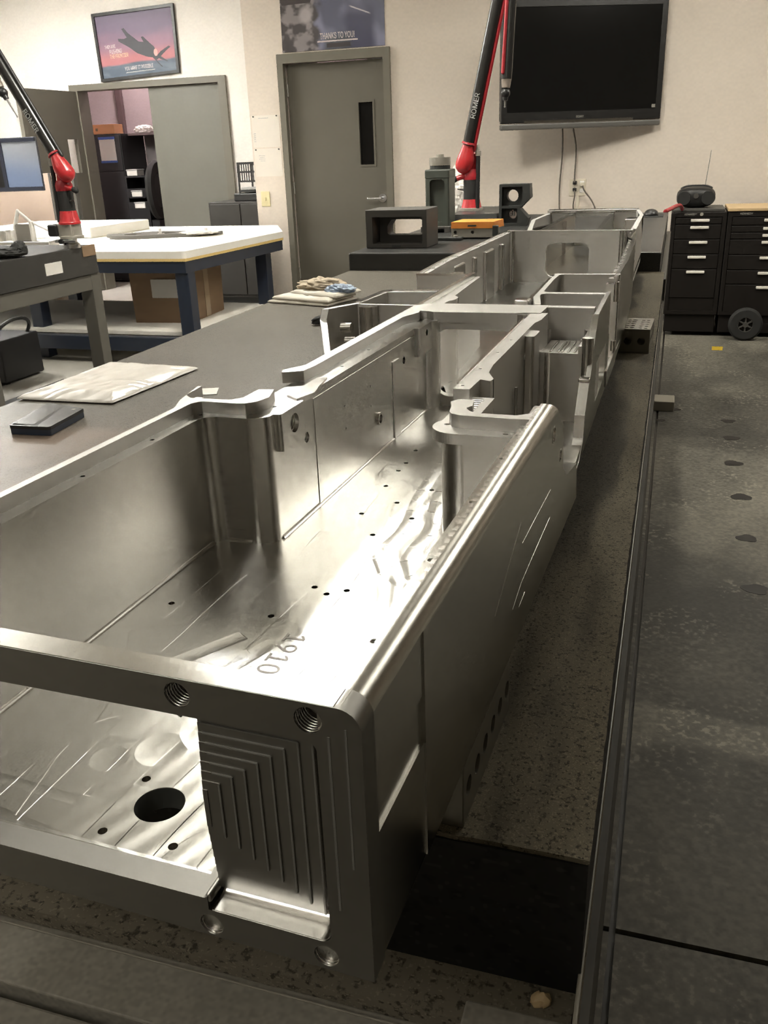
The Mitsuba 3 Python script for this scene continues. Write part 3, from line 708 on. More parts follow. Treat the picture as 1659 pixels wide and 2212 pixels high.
# --- tail bay
tp = poly((-.60, 2.81), (-.22, 2.81), (-.245, 3.41), (-.285, 3.73), (-.632, 3.73), (-.635, 3.36), (-.575, 2.95))
hput('floor_plate', ext(tp, HZ0 + .022, HF + .018), 'alu_side')
tl = poly((-.552, 2.83), (-.636, 3.354), (-.636, 3.73), (-.622, 3.73), (-.622, 3.36), (-.538, 2.83))
tr = poly((-.221, 2.815), (-.245, 3.41), (-.285, 3.73), (-.298, 3.73), (-.259, 3.41), (-.236, 2.815))
TW = hput('tail_wall', U(ext(tl, HF, HT - .012), ext(tr, HF - .01, HT - .002)), 'alu_mid', label='tapering tail walls')
tb2 = sbox(-.636, HF + .01, -.285, HT).difference(rect(-.535, -.395, .10, .2015, .004))
hput('tail_bulkhead', along_y(tb2, 3.70, 3.73), 'alu_mid', TW)
hput('tail_rim', rbx(-.636, -.285, 3.69, 3.735, HT - .010, HT + .001, .003), 'alu_edge', TW)
for x0, y0, x1, y1 in ((-.52, 2.80, -.535, 3.70), (-.335, 2.80, -.385, 3.70)): hput('tail_rib', wall([(x0, y0), (x1, y1)], .016, HF, HT - .012), 'alu_wall', TW)
hput('tail_rib', wall([(-.60, 3.02), (-.52, 3.40)], .012, HF, HT - .02), 'alu_wall', TW)
hput('end_pad', rbx(-.305, -.262, 3.36, 3.45, HF, HT - .012, .004), 'alu_edge', TW)
for k, z in enumerate((.19, .16, .13, .10)): hput('tail_step', rbx(-.233, -.2185, 2.795, 2.82, z - .004, z + .006, .002), 'alu_bore', TW)

# ---- steel 2-4-6 blocks under and beside the housing
def steel_block(x0, x1, y0, y1, h, label, faces):
    b = thing('setup_block', label, 'setup block', 'drilled steel setup blocks')
    m = rbx(x0, x1, y0, y1, 0, h, .0012)
    for yy in np.arange(y0 + .016, y1 - .008, .0258): m -= cyl((x0 - .01, yy, h * .5), (x0 + .03, yy, h * .5), .0078) + cyl((x1 - .03, yy, h * .5), (x1 + .01, yy, h * .5), .0078)
    if 'front' in faces:
        for xx in (x0 + (x1 - x0) * .26, x0 + (x1 - x0) * .72): m -= cyl((xx, y0 - .01, h * .5), (xx, y0 + .06, h * .5), .0088)
    if 'top' in faces:
        for i in range(5):
            for xx in (x0 + .012, x0 + .024, x1 - .024, x1 - .012): m -= cyl((xx, y0 + .018 + i * .025, h - .02), (xx, y0 + .018 + i * .025, h + .01), .0042 if abs(xx - x0 - .024) > .001 else .0055)
    m = tm(m).copy(); M = trimesh.transformations.rotation_matrix(-A, [0, 0, 1]); M[2, 3] = ZT; m.apply_transform(M)
    put('body', m, 'steel_block', b, 30)
plain('steel_block', (.20, .188, .16), .32, .5, metallic=.55)
steel_block(-.235, -.1304, .4895, .645, .0545, 'drilled steel block holding up the near end of the housing', '')
steel_block(-.60, -.50, 1.5, 1.64, .0545, 'drilled steel block under the middle of the housing, mostly hidden', '')
steel_block(-.1865, -.119, 2.137, 2.285, .0565, 'drilled steel block on the granite strip right of the housing', 'front top')
steel_block(-.55, -.45, 2.6, 2.75, .0545, 'drilled steel block under the far bay of the housing, mostly hidden', '')


# ================================================================== things lying on the grey granite
def sheet(fn, nu, nv, thick):
    """a closed sheet: fn(u, v) -> points, thickened downwards"""
    u, v = np.meshgrid(np.linspace(0, 1, nu), np.linspace(0, 1, nv), indexing='ij')
    P = fn(u, v); Q = P.copy(); Q[..., 2] -= thick
    V = np.vstack([P.reshape(-1, 3), Q.reshape(-1, 3)]); F = []; n = nu * nv
    for i in range(nu - 1):
        for j in range(nv - 1):
            a, b, c, d = i * nv + j, (i + 1) * nv + j, (i + 1) * nv + j + 1, i * nv + j + 1
            F += [[a, b, c], [a, c, d], [a + n, c + n, b + n], [a + n, d + n, c + n]]
    rim = [i * nv for i in range(nu)] + [(nu - 1) * nv + j for j in range(1, nv)] + [i * nv + nv - 1 for i in range(nu - 2, -1, -1)] + [j for j in range(nv - 2, 0, -1)]
    for a, b in zip(rim, rim[1:] + rim[:1]): F += [[b, a, a + n], [b, a + n, b + n]]
    return trimesh.Trimesh(V, F, process=False)


def quad(c, u, v):
    """bilinear point in a quadrilateral a b c d"""
    a, b, d, e = [np.array(x, float) for x in c]
    return ((1 - u) * (1 - v))[..., None] * a + (u * (1 - v))[..., None] * b + (u * v)[..., None] * d + ((1 - u) * v)[..., None] * e


def bag(u, v):
    P = quad([(-1.30, 1.49), (-1.07, 1.497), (-1.045, 1.815), (-1.30, 1.835)], u, v)
    q = np.dstack([P[..., 0] * 16, P[..., 1] * 12, P[..., 0] * 0 + 3])
    e = np.minimum(np.minimum(u, 1 - u), np.minimum(v, 1 - v))
    h = .013 * np.clip(e * 7, 0, 1) ** .6 + .008 * (meshkit.fbm(q, 3) - .5) * np.clip(e * 14, .25, 1) + .0012 * np.abs(np.sin(14 * (u - v) + 7 * meshkit.noise(q)))
    return np.dstack([P[..., 0], P[..., 1], ZT + .003 + np.maximum(h, .0008)])


pb = thing('plastic_bag', 'flat clear plastic bag with white papers inside on the grey granite near its left edge', 'plastic bag')
put('film', sheet(bag, 90, 110, .0012), 'bag_film', pb, True)
put('papers', sheet(lambda u, v: np.dstack([quad([(-1.275, 1.52), (-1.09, 1.525), (-1.09, 1.76), (-1.275, 1.77)], u, v), np.full(u.shape, ZT + .0028)]), 3, 3, .002), 'white_paper', pb)

hd = thing('external_drive', 'small black external hard drive on the grey granite in front of the plastic bag', 'hard drive')
P4 = Polygon([(-1.142, 1.276), (-1.058, 1.281), (-1.072, 1.405), (-1.172, 1.43)]).buffer(-.004).buffer(.004, 3)
put('body', ext(P4, ZT + .0005, ZT + .0165), 'drive_blue', hd)
put('lid', U(ext(P4.buffer(.0006), ZT + .0115, ZT + .0175)), 'drive_black', hd)
put('lid_facet', tm(m3.Manifold.hull_points(np.array([(-1.140, 1.280, ZT + .0172), (-1.085, 1.283, ZT + .0172), (-1.12, 1.415, ZT + .0172), (-1.168, 1.425, ZT + .0172), (-1.138, 1.284, ZT + .0195), (-1.097, 1.288, ZT + .0185), (-1.123, 1.408, ZT + .0185), (-1.164, 1.42, ZT + .0195)]))), 'drive_black', hd)
put('emblem', cyl((-1.087, 1.394, ZT + .0174), (-1.087, 1.394, ZT + .0180), .004, n=14), 'letter_dim', hd)

tw = thing('folded_towel', 'folded white towel with a brown rag and blue wipe on the grey granite', 'towel')
def towel(z0, amp, c, seed):
    def f(u, v):
        P = quad(c, u, v); q = np.dstack([P * 30, np.full(u.shape, seed)])
        e = np.minimum(np.minimum(u, 1 - u), np.minimum(v, 1 - v))
        return np.dstack([P + .012 * (meshkit.fbm(q * .6, 2)[..., None] - .5), z0 + amp * np.clip(e * 12, 0, 1) ** .5 + .012 * (meshkit.fbm(q, 3) - .5) * np.clip(e * 8, 0, 1)])
    return sheet(f, 40, 40, .004)
put('cloth', towel(ZT + .006, .006, [(-1.30, 2.77), (-1.06, 2.70), (-1.01, 2.86), (-1.24, 3.0)], 1.5), 'towel', tw, True)
put('cloth', towel(ZT + .017, .007, [(-1.285, 2.78), (-1.055, 2.705), (-1.012, 2.87), (-1.235, 2.99)], 4.5), 'towel', tw, True)
put('cloth', towel(ZT + .027, .008, [(-1.24, 2.83), (-1.04, 2.74), (-1.00, 2.89), (-1.19, 2.98)], 6.5), 'towel', tw, True)
def wad(c, s, seed, scale):
    m = trimesh.creation.icosphere(4, 1.0); d = m.vertices.copy()
    r = 1 + .75 * (meshkit.fbm(d * scale + seed, 4) - .5) + .25 * np.abs(np.sin(5 * d[:, 0] + 4 * d[:, 1] + 7 * meshkit.noise(d * 2 + seed)))
    m.vertices = d * r[:, None] * np.array(s); m.vertices[:, 2] = np.maximum(m.vertices[:, 2], -s[2] * .55); m.apply_translation(c); return m
put('rag', wad((-1.145, 2.90, ZT + .042), (.075, .055, .020), 3.7, 2.6), 'towel_brown', tw, True)
put('wipe', wad((-1.055, 2.835, ZT + .038), (.042, .040, .016), 8.7, 2.6), 'towel_blue', tw, True)

lp = trimesh.creation.icosphere(3, .016); lp.vertices += (meshkit.fbm(lp.vertices * 120)[:, None] - .5) * .02; lp.vertices *= [1.05, .9, .72]; lp.apply_translation([-.969, 2.40, ZT + .0125])
put('steel_wool_pad', lp, 'black_rubber', label='small dark crumpled scrap alone on the grey granite left of the housing', cat='scrap')
put('paper_tag', rotz(bx(-.945, -.90, 1.60, 1.655, ZT + .0004, ZT + .0016), 22, (-.92, 1.63, 0)), 'white_label', label='small white paper tag on the granite behind the housing\'s left flange', cat='tag')

# ================================================================== things on the black plate
ap = thing('angle_plate', 'dark iron angle plate with a rounded window on the black plate', 'angle plate')
x0, x1, y0, y1, z0, z1 = -1.283, -1.008, 3.80, 4.0, ZB + .0005, 1.142
sh = rbx(x0, x1, y0, y1, z0, z1, .003) - bx(x0 + .030, x1 - .02, y0 - .01, y0 + .11, z0 + .018, z1 - .030)
W_ = Polygon([(x0 + .065, z0 + .045), (x1 - .045, z0 + .045), (x1 - .045, z1 - .047), (x0 + .085, z1 - .047), (x0 + .065, z1 - .075)]).buffer(-.014).buffer(.014, 5)
sh -= along_y(W_, y0, y1 + .05)
put('body', sh, 'iron', ap, 30)
put('stamp', rbx((x0 + x1) / 2 - .02, (x0 + x1) / 2 + .02, y0 - .0012, y0 + .001, z0 + .004, z0 + .014, .0008), 'iron_dark', ap)

sq = thing('cylinder_square', 'tall green iron square block with a grey round cap on the black plate', 'master square')
x0, x1, y0, y1 = -1.225, -1.100, 4.60, 4.74
bd = rbx(x0, x1, y0, y1, ZB + .0005, 1.258, .008)
rc = Polygon([(x0 + .024, 1.03), (x1 - .024, 1.03), (x1 - .024, 1.235), (x0 + .024, 1.235)]).buffer(-.02).buffer(.02, 5)
bd -= along_y(rc, y0 - .01, y0 + .025)
put('body', bd, 'green_iron', sq, 30)
put('collar', rbx(x0 - .001, x1 + .001, y0 - .002, y1 + .002, 1.238, 1.282, .006), 'green_iron', sq)
put('neck', cyl((-1.163, 4.67, 1.28), (-1.163, 4.67, 1.304), .052, n=32), 'iron_dark', sq, 40)
put('cap', U(cyl((-1.163, 4.67, 1.30), (-1.163, 4.67, 1.338), .054, n=32), cyl((-1.163, 4.67, 1.338), (-1.163, 4.67, 1.352), .02, n=20)), 'tab_paint', sq, 40)
put('foot', bx(x0 - .01, x1 + .015, y0 - .06, y1 + .01, ZB - .0005, ZB + .028) - bx(x0 + .015, x1 - .012, y0 - .1, y0 + .1, ZB - .01, ZB + .02), 'iron', sq)

vb = thing('notched_angle_block', 'dark iron block with a round hole and a deep notch in its right side', 'angle block')
x0 = -.898
K = Polygon([(x0, ZB + .0005), (-.752, ZB + .0005), (-.740, 1.022), (-.788, 1.071), (-.733, 1.125), (-.739, 1.193), (x0, 1.193)])
kb = along_y(K, 4.9, 4.99)
kin = along_y(unary_union([sbox(x0 + .014, 1.085, -.775, 1.180), sbox(x0 + .014, ZB + .014, -.80, 1.072)]).buffer(-.004).buffer(.004), 4.88, 4.94)
kb = kb - kin - cyl((-.833, 4.8, 1.134), (-.833, 5.1, 1.134), .031, n=32) - cyl((-.833, 4.8, 1.038), (-.833, 5.1, 1.038), .024, n=28)
put('body', kb, 'iron_dark', vb, 30)
put('plug', U(cyl((-.833, 4.97, 1.038), (-.833, 4.985, 1.038), .022, n=24), rbx(-.845, -.836, 4.95, 4.975, 1.03, 1.058, .003), rbx(-.832, -.823, 4.95, 4.975, 1.03, 1.058, .003)), 'chrome', vb, 40)

rb_ = thing('riser_block', 'low black block on the black plate carrying the measuring arm', 'riser block')
put('body', m3.Manifold.hull_points(np.array([(-1.16, 4.84, ZB), (-.902, 4.88, ZB), (-.902, 5.55, ZB), (-1.22, 5.55, ZB), (-1.15, 4.86, 1.047), (-.91, 4.90, 1.047), (-.91, 5.54, 1.047), (-1.21, 5.54, 1.047)])), 'granite_black', rb_)
put('sticker', bx(-.985, -.93, 4.935, 4.96, 1.0465, 1.0482), 'letter_dim', rb_)

sb = thing('sine_bar', 'grey steel sine bar with an orange top cover on the black plate', 'sine bar')
put('base', rbx(-.994, -.785, 4.20, 4.30, ZB + .006, 1.030, .002) - U(*[cyl((x, 4.1, 1.012), (x, 4.23, 1.012), .008, n=14) for x in (-.975, -.893)]), 'tab_paint', sb, 30)
put('roller', cyl((-.998, 4.215, ZB + .0095), (-.775, 4.215, ZB + .0095), .0095, n=16), 'iron_dark', sb, 40)
put('roller', cyl((-.998, 4.285, ZB + .0095), (-.775, 4.285, ZB + .0095), .0095, n=16), 'iron_dark', sb, 40)
put('cover', m3.Manifold.hull_points(np.array([(-.994, 4.195, 1.030), (-.792, 4.195, 1.030), (-.765, 4.31, 1.030), (-.97, 4.31, 1.030), (-.994, 4.195, 1.058), (-.792, 4.195, 1.058), (-.768, 4.31, 1.063), (-.968, 4.31, 1.063)])), 'orange', sb)
put('clamp', rbx(-.797, -.772, 4.185, 4.215, ZB + .012, 1.042, .003), 'iron_dark', sb)
put('stamp', bx(-.915, -.875, 4.1938, 4.1955, 1.038, 1.045), 'iron_dark', sb)

kb_ = thing('knob_bar', 'dark slotted bar lying behind the iron angle plate', 'bar')
put('body', tm(rbx(-1.20, -.93, 4.12, 4.17, ZB + .0005, ZB + .014, .003)), 'iron_dark', kb_)
put('screw', cyl((-.96, 4.145, ZB + .013), (-.96, 4.145, ZB + .022), .011, n=14), 'tab_paint', kb_, 40)
put('screw', cyl((-1.06, 4.145, ZB + .013), (-1.06, 4.145, ZB + .020), .009, n=14), 'iron', kb_, 40)

def crumple(c, s, amp, seed, scale=9):
    m = trimesh.creation.icosphere(4, 1.0); d = m.vertices.copy()
    m.vertices = d * (1 + amp * (2 * np.abs(meshkit.fbm(d * scale * .3 + seed, 4) - .5)))[:, None] * np.array(s); m.vertices[:, 2] = np.maximum(m.vertices[:, 2], -s[2] * .62); m.apply_translation(c); return m
put('poly_bag', crumple((-1.30, 5.68, ZB + .100), (.11, .07, .16), .5, 3.3), 'bag_white', smooth=False, label='crumpled white plastic bag behind the green iron block', cat='plastic bag')
mo = thing('computer_mouse', 'black computer mouse on the far right corner of the black plate', 'mouse')
mm = trimesh.creation.icosphere(3, 1.0); mm.vertices[:, 2] = np.maximum(mm.vertices[:, 2], -.25); mm.vertices *= [.040, .058, .030]; mm.apply_translation([-.128, 5.5, ZB + .008])
put('body', mm, 'black_plastic', mo, True)
put('pad', rbx(-.19, -.06, 5.40, 5.62, ZB + .0002, ZB + .003, .001), 'black_rubber', mo)
put('housing_cover', crumple((-.585, 5.2, ZB + .022), (.06, .05, .028), .2, 8.1), 'black_rubber', smooth=True, label='small black lump between the notched block and the far end of the housing', cat='cover')
put('adapter_lead', tube(spline([(-.055, 5.78, ZB + .004), (-.02, 6.0, .99), (.03, 6.6, .97), (.05, 7.05, .915)], 24), .012), 'red_dark', smooth=True, label='dark red cable end between the black plate and the tool chest', cat='cable')

# ================================================================== measuring arms
def lathe_z(prof, at, n=28): return lathe(prof, n, at)


def capsule(p, q, r0, r1=None, n=20):
    r1 = r0 if r1 is None else r1
    return m3.Manifold.batch_hull([m3.Manifold.sphere(r0, n).translate(list(map(float, p))), m3.Manifold.sphere(r1, n).translate(list(map(float, q)))])


def arm(key, label, base, zs, side, tube_to, r, link, probe, letters):
    a = thing(key, label, 'measuring arm')
    X, Y = base; z0, z1, z2, z3, z4 = zs
    put('foot', lathe_z([(0, z0), (r * 1.55, z0), (r * 1.55, z0 + .012), (r * 1.2, z0 + .018), (r * 1.2, z1 - .008), (0, z1 - .008)], (X, Y, 0)), 'tab_paint', a, 30)
    put('base_cone', lathe_z([(0, z1 - .009), (r * 1.42, z1 - .009), (r * 1.44, z1), (r * 1.34, z1 + .006), (r * 1.08, z2), (0, z2)], (X, Y, 0)), 'red_paint', a, 30)
    put('column', lathe_z([(0, z2), (r * 1.05, z2), (r * 1.06, z3), (0, z3)], (X, Y, 0)), 'black_rubber', a, 30)
    put('collar', lathe_z([(0, z3), (r * 1.1, z3), (r * 1.12, z3 + .03), (r * .9, z3 + .055), (0, z3 + .06)], (X, Y, 0)), 'red_dark', a, 30)
    s = side
    put('handle', U(capsule((X, Y - .02, z3 + .03), (X + s * r * 2.0, Y - .03, z3 + .006), .015, .013)), 'red_paint', a, 40)
    put('handle_end', capsule((X + s * r * 2.0, Y - .03, z3 + .006), (X + s * r * 2.25, Y - .03, z3), .0155), 'black_rubber', a, 40)
    hx = X + s * r * .55
    put('shoulder', U(capsule((X, Y, z3 + .05), (X - s * r * .2, Y, z4 - .01), r * .72, r * .5)), 'red_paint', a, 40)
    d = np.array(tube_to, float) - [hx, Y - .03, z4]; d /= np.linalg.norm(d); jt = np.array([hx, Y - .03, z4])
    put('elbow', m3.Manifold.batch_hull([m3.Manifold.sphere(r * 1.12, 20).translate(list(jt - d * .015 - np.array([0, 0, .012]))), m3.Manifold.sphere(r * 1.16, 20).translate(list(jt - d * .055)), m3.Manifold.sphere(r * .74, 20).translate(list(jt + d * .038))]), 'red_paint', a, 40)
    put('elbow_rim', cyl(jt + d * .055, jt + d * .066, r * .92, r * .82, n=24), 'red_dark', a, 40)
    put('spring_rod', cyl((X - s * r * .95, Y - .035, z2 - .06), (X - s * r * .95, Y - .02, z4 - .01), .0125, n=12), 'black_plastic', a, 40)
    put('rod_end', U(cyl((X - s * r * .95, Y - .02, z4 - .01), (X - s * r * .95, Y - .02, z4 + .016), .016, n=12), cyl((X - s * r * .95, Y - .02, z4 + .016), (X - s * r * .75, Y - .02, z4 + .045), .012, n=12)), 'tab_paint', a, 40)
    put('catch', cyl((X + s * r, Y - .02, (z2 + z3) / 2), (X + s * r * 1.75, Y - .03, (z2 + z3) / 2 + .004), .006, .003, n=10), 'iron', a, 40)
    t0, t1 = jt + d * .05, np.array(tube_to, float)
    put('upper_tube', cyl(t0, t1, r * .72, n=28), 'carbon', a, 40)
    # the strip along the tube
    right = np.cross(d, [0, 1, 0]); right /= np.linalg.norm(right)
    o = right * s if letters[1] else right * -s
    put('tube_strip', U(capsule(t0 - d * .02 + o * r * .85, t1 + o * r * .85, .0105, .0105, 10)), 'red_dark' if letters[1] else 'black_plastic', a, 40)
    c = t0 + d * letters[2] + np.array([0, -1, 0]) * r * .715
    f = np.cross(d, np.cross([0, -1, 0], d)); f /= np.linalg.norm(f)
    rd = d if letters[3] > 0 else -d
    put('lettering', text('ROMER', r * .62, c + np.array([0, -.0012, 0]), rd, np.cross([0, -1, 0], rd), .001, True), 'letter_white', a, label='white lettering ROMER')
    j = np.array(tube_to, float)
    put('upper_joint', capsule(j - d * .02, j + d * .05 + np.array([link[0][0] - j[0], 0, 0]) * .5, r * 1.0), 'red_paint', a, 40)
    put('forearm_joint', capsule(j + d * .05, link[0], r * .6), 'black_plastic', a, 40)
    put('forearm', cyl(link[0], link[1], r * .66, n=24), 'carbon', a, 40)
    e = np.array(link[1]) - np.array(link[0]); e = e / np.linalg.norm(e)
    put('forearm_strip', capsule(np.array(link[0]) + [-s * r * .35 * link[2], -r * .62, 0] + e * .07, np.array(link[1]) + [-s * r * .35 * link[2], -r * .62, 0] - e * .03, .0095, .0095, 8), 'red_dark' if letters[1] else 'black_plastic', a, 40)
    q = np.array(link[1])
    put('wrist', U(cyl(q, q + e * .04, r * .62, r * .5, n=20)), 'wrist_gray', a, 40)
    put('wrist_joint', U(m3.Manifold.sphere(r * .58, 18).translate(list(q + e * .065)), cyl(q + e * .06, q + e * .10, r * .4, r * .32, n=16)), 'black_plastic', a, 40)
    put('probe', U(cyl(q + e * .10, q + e * (.10 + probe), .006, .003, n=10), m3.Manifold.sphere(.005, 10).translate(list(q + e * (.10 + probe)))), 'letter_dim', a, 40)
    return a
plain('wrist_gray', (.28, .235, .20), .4, .4)

a2 = arm('measuring_arm', 'red and black portable measuring arm on the black plate in front of the television', (-1.112, 5.2), (1.0474, 1.056, 1.108, 1.212, 1.345), -1,
         (-.895, 5.1, 2.36), .043, [(-.862, 5.02, 2.33), (-.888, 5.0, 1.70), -1], .03, ('ROMER', True, .20, 1))
put('lead_plate', bx(-1.128, -1.096, 5.138, 5.142, 1.050, 1.056), 'letter_dim', a2)
a1 = arm('measuring_arm', 'red and black portable measuring arm clamped on the dark granite bench at the left', (-3.312, 4.5), (.975, 1.062, 1.125, 1.232, 1.375), 1,
         (-3.93, 4.42, 2.62), .043, [(-3.93, 4.30, 2.62), (-3.48, 4.30, 1.79), 1], .10, ('ROMER', False, .20, -1))
put('mount_box', U(rbx(-3.372, -3.272, 4.45, 4.55, .985, 1.058, .006)), 'tab_paint', a1)
put('mount_clamp', U(rbx(-3.42, -3.36, 4.43, 4.52, .99, 1.055, .008), cyl((-3.345, 4.43, .962), (-3.345, 4.57, .962), .014, n=14)), 'black_plastic', a1)
put('mount_foot', U(lathe([(0, .9205), (.05, .9205), (.05, .94), (.035, .955), (.035, .99), (0, .99)], 24, (-3.325, 4.5, 0)), rbx(-3.39, -3.25, 4.44, 4.46, .955, .972, .004)), 'chrome', a1, 30)

# ================================================================== television, cables, outlet
tv = thing('television', 'large dark flat television hung on the back wall, turned slightly to the left', 'television')
p0, p1 = np.array([-1.322, 7.22]), np.array([-.172, 7.735]); tu = (p1 - p0) / np.linalg.norm(p1 - p0); tvw = np.linalg.norm(p1 - p0); ang = math.degrees(math.atan2(tu[1], tu[0]))
def tvm(m):
    m = tm(m).copy(); m.apply_transform(trimesh.transformations.rotation_matrix(math.radians(ang), [0, 0, 1])); m.apply_translation([p0[0], p0[1], 0]); return m
put('cabinet', tvm(rbx(0, tvw, 0, .055, 1.555, 2.362, .008)), 'black_plastic', tv)
put('bezel', tvm(rbx(0, tvw, -.010, .03, 1.54, 2.362, .006) - bx(.045, tvw - .045, -.05, .0, 1.615, 2.318)), 'black_paint', tv)
put('screen', tvm(bx(.044, tvw - .044, -.003, .004, 1.612, 2.32)), 'screen_black', tv)
put('speaker_bar', tvm(rbx(0, tvw, -.016, .04, 1.494, 1.536, .010)), 'gray_bezel', tv)
put('trim_panel', tvm(bx(.18, tvw - .22, -.0125, -.008, 1.539, 1.556)), 'chrome', tv)
put('lettering', tvm(text('SONY', .016, (tvw * .49, -.0102, 1.575), (1, 0, 0), (0, 0, 1), .0012, True)), 'letter_dim', tv, label='small grey lettering SONY')
put('sticker', tvm(bx(tvw - .075, tvw - .045, -.0035, -.0028, 1.622, 1.645)), 'letter_dim', tv)
put('wall_mount', U(bx(-.85, -.55, 7.60, 7.80, 1.8, 2.1)), 'black_plastic', tv)
put('power_cable', tube(spline([(-.905, 7.60, 1.56), (-.908, 7.70, 1.47), (-.909, 7.74, 1.29), (-.922, 7.76, 1.08), (-.918, 7.76, .90), (-.92, 7.77, .5)], 40), .0062), 'cable_gray', smooth=True, label='left grey cable hanging down the wall from the television', cat='cable')
put('power_cable', tube(spline([(-.825, 7.66, 1.56), (-.826, 7.72, 1.49), (-.806, 7.76, 1.38), (-.803, 7.76, 1.2), (-.800, 7.745, 1.09)], 40), .0062), 'cable_gray', smooth=True, label='right grey cable from the television into the wall outlet', cat='cable')
put('power_cable', tube(spline([(-.735, 7.75, 1.065), (-.715, 7.75, 1.02), (-.684, 7.76, .982), (-.628, 7.76, .89), (-.60, 7.77, .7)], 30), .0055), 'cable_gray', smooth=True, label='short grey cable running down to the right from the wall outlet', cat='cable')
put('power_cable', tube(spline([(-.80, 7.745, 1.03), (-.795, 7.74, .99), (-.805, 7.76, .93), (-.80, 7.77, .86), (-.80, 7.77, .6)], 30), .0055), 'cable_gray', smooth=True, label='grey cable hanging straight below the wall outlet', cat='cable')
ou = thing('wall_outlet', 'cream double power outlet on the back wall under the television', 'outlet')
put('plate', rbx(-.845, -.712, YB - .008, YB - .0005, .985, 1.115, .003), 'outlet_plastic', ou)
for x, z in ((-.745, 1.085), (-.745, 1.025)): put('socket', rbx(x - .018, x + .018, YB - .012, YB - .004, z - .016, z + .016, .004), 'white_label', ou)
for z in (1.088, 1.036): put('plug', rbx(-.816, -.786, YB - .045, YB - .006, z - .014, z + .014, .006), 'black_plastic', ou)
put('plug', rbx(-.758, -.728, YB - .04, YB - .006, 1.058, 1.088, .006), 'outlet_plastic', ou)
put('conduit', rbx(-.788, -.762, YB - .022, YB - .001, .3, .985, .004), 'outlet_plastic', ou)
sw = thing('light_switch', 'yellowed light switch plate on the wall left of the grey door', 'switch')
put('plate', rbx(-3.632, -3.545, YB - .007, YB - .0005, .95, 1.08, .003), 'switch_plastic', sw)
put('toggle', rbx(-3.594, -3.583, YB - .016, YB - .004, 1.0, 1.03, .003), 'switch_plastic', sw)
for n_, (z0, z1, lab) in enumerate(((1.45, 1.712, 'upper of two white paper sheets pinned to the wall beside the grey door'), (1.207, 1.44, 'lower of two white paper sheets pinned to the wall above the light switch'))):
    pn = thing('paper_sheet', lab, 'paper')
    put('sheet', bx(-3.665, -3.398, YB - .0025, YB - .0005, z0, z1), 'white_paper', pn)
    for x in (-3.645, -3.42): put('pin', cyl((x, YB - .002, z1 - .008), (x, YB - .010, z1 - .008), .006, n=10), 'iron', pn)
    put('printing', U(*[bx(-3.62 + .01 * (k % 2), -3.56, YB - .0032, YB - .002, z1 - .06 - .014 * k, z1 - .057 - .014 * k) for k in range(4)]) if n_ else U(*[bx(-3.60, -3.50, YB - .0032, YB - .002, z1 - .025, z1 - .021), *[bx(-3.655, -3.635, YB - .0032, YB - .002, z1 - .15 - .016 * k, z1 - .145 - .016 * k) for k in range(5)]]), 'letter_white', pn)

# ================================================================== tool chests and the radio
def chest(x0, x1, label, hx, zs, wheels, logos, lock):
    c = thing('tool_chest', label, 'tool chest')
    y0, y1 = 7.04, 7.55
    put('body', rbx(x0, x1, y0 + .012, y1, .16, .896, .008), 'chest_paint', c)
    put('frame', rbx(x0, x1, y0, y1, .16, .896, .006) - bx(x0 + .030, x1 - .030, y0 - .1, y0 + .05, .19, .862), 'chest_paint', c)
    put('skirt', rbx(x0 + .01, x1 - .01, y0 + .02, y1 - .02, .03, .165, .005), 'chest_paint', c)
    tops = [.858] + [(a + b) / 2 + .0 for a, b in zip(zs[:-1], zs[1:])]
    edges = [.858] + [zs[k + 1] + .022 for k in range(len(zs) - 1)] + [zs[-1] - .19]
    for k, z in enumerate(zs):
        d = put('drawer', rbx(x0 + .033, x1 - .033, y0 + .004, y0 + .05, edges[k + 1] + .004, edges[k] - .002, .003), 'chest_paint', c)
        put('handle', rbx(hx - .064, hx + .064, y0 - .014, y0 + .006, z - .008, z + .011, .004), 'white_handle', d)
    for x in logos: put('lettering', text('KENNEDY', .013, (x, y0 - .0006, .880), (1, 0, 0), (0, 0, 1), .0012, True), 'letter_dim', c, label='small grey lettering KENNEDY')
    if lock: put('lock', cyl((lock, y0 - .006, .880), (lock, y0 + .01, .880), .012, n=20), 'tab_paint', c, 40)
    for x, y, r in wheels:
        w = put('wheel', lathe([(r * .45, -.028), (r * .88, -.028), (r, -.016), (r, .016), (r * .88, .028), (r * .45, .028)], 32).rotate([90, 0, 0]).translate([x, y, r + .0005]), 'black_rubber', c, 30)
        put('hub', U(cyl((x, y - .030, r), (x, y + .030, r), r * .16, n=16), *[rbx(-.006, .006, -.020, .020, r * .1, r * .47, .003).rotate([0, k * 60, 0]).translate([x, y, r]) for k in range(6)],
                     lathe([(r * .42, -.024), (r * .5, -.024), (r * .5, .024), (r * .42, .024)], 32).rotate([90, 0, 0]).translate([x, y, r])), 'iron', w, 30)
    return c
c1 = chest(-.022, .362, 'narrow black five drawer tool chest with white handles under the radio', .181, [.836, .787, .683, .579, .473], [(.04, 7.5, .06), (.29, 7.5, .06)], [.112], .187)
put('lid_board', rbx(-.01, .345, 7.06, 7.5, .8965, .915, .004), 'iron', c1)
c2 = chest(.366, 1.02, 'wide black tool chest with white handles and a large wheel at the right edge', .675, [.833, .776, .728, .681, .573, .466, .364], [(.56, 6.93, .118), (.92, 6.93, .118)], [.49], None)
put('axle_bracket', U(bx(.50, .53, 6.93, 7.06, .10, .2), bx(.53, .90, 6.925, 6.94, .11, .125)), 'chest_paint', c2)
put('top_board', rbx(.362, 1.03, 7.03, 7.56, .8965, .918, .004), 'wood_tan', c2)
rd = thing('portable_radio', 'black rounded portable radio with raised antenna on the narrow tool chest', 'radio')
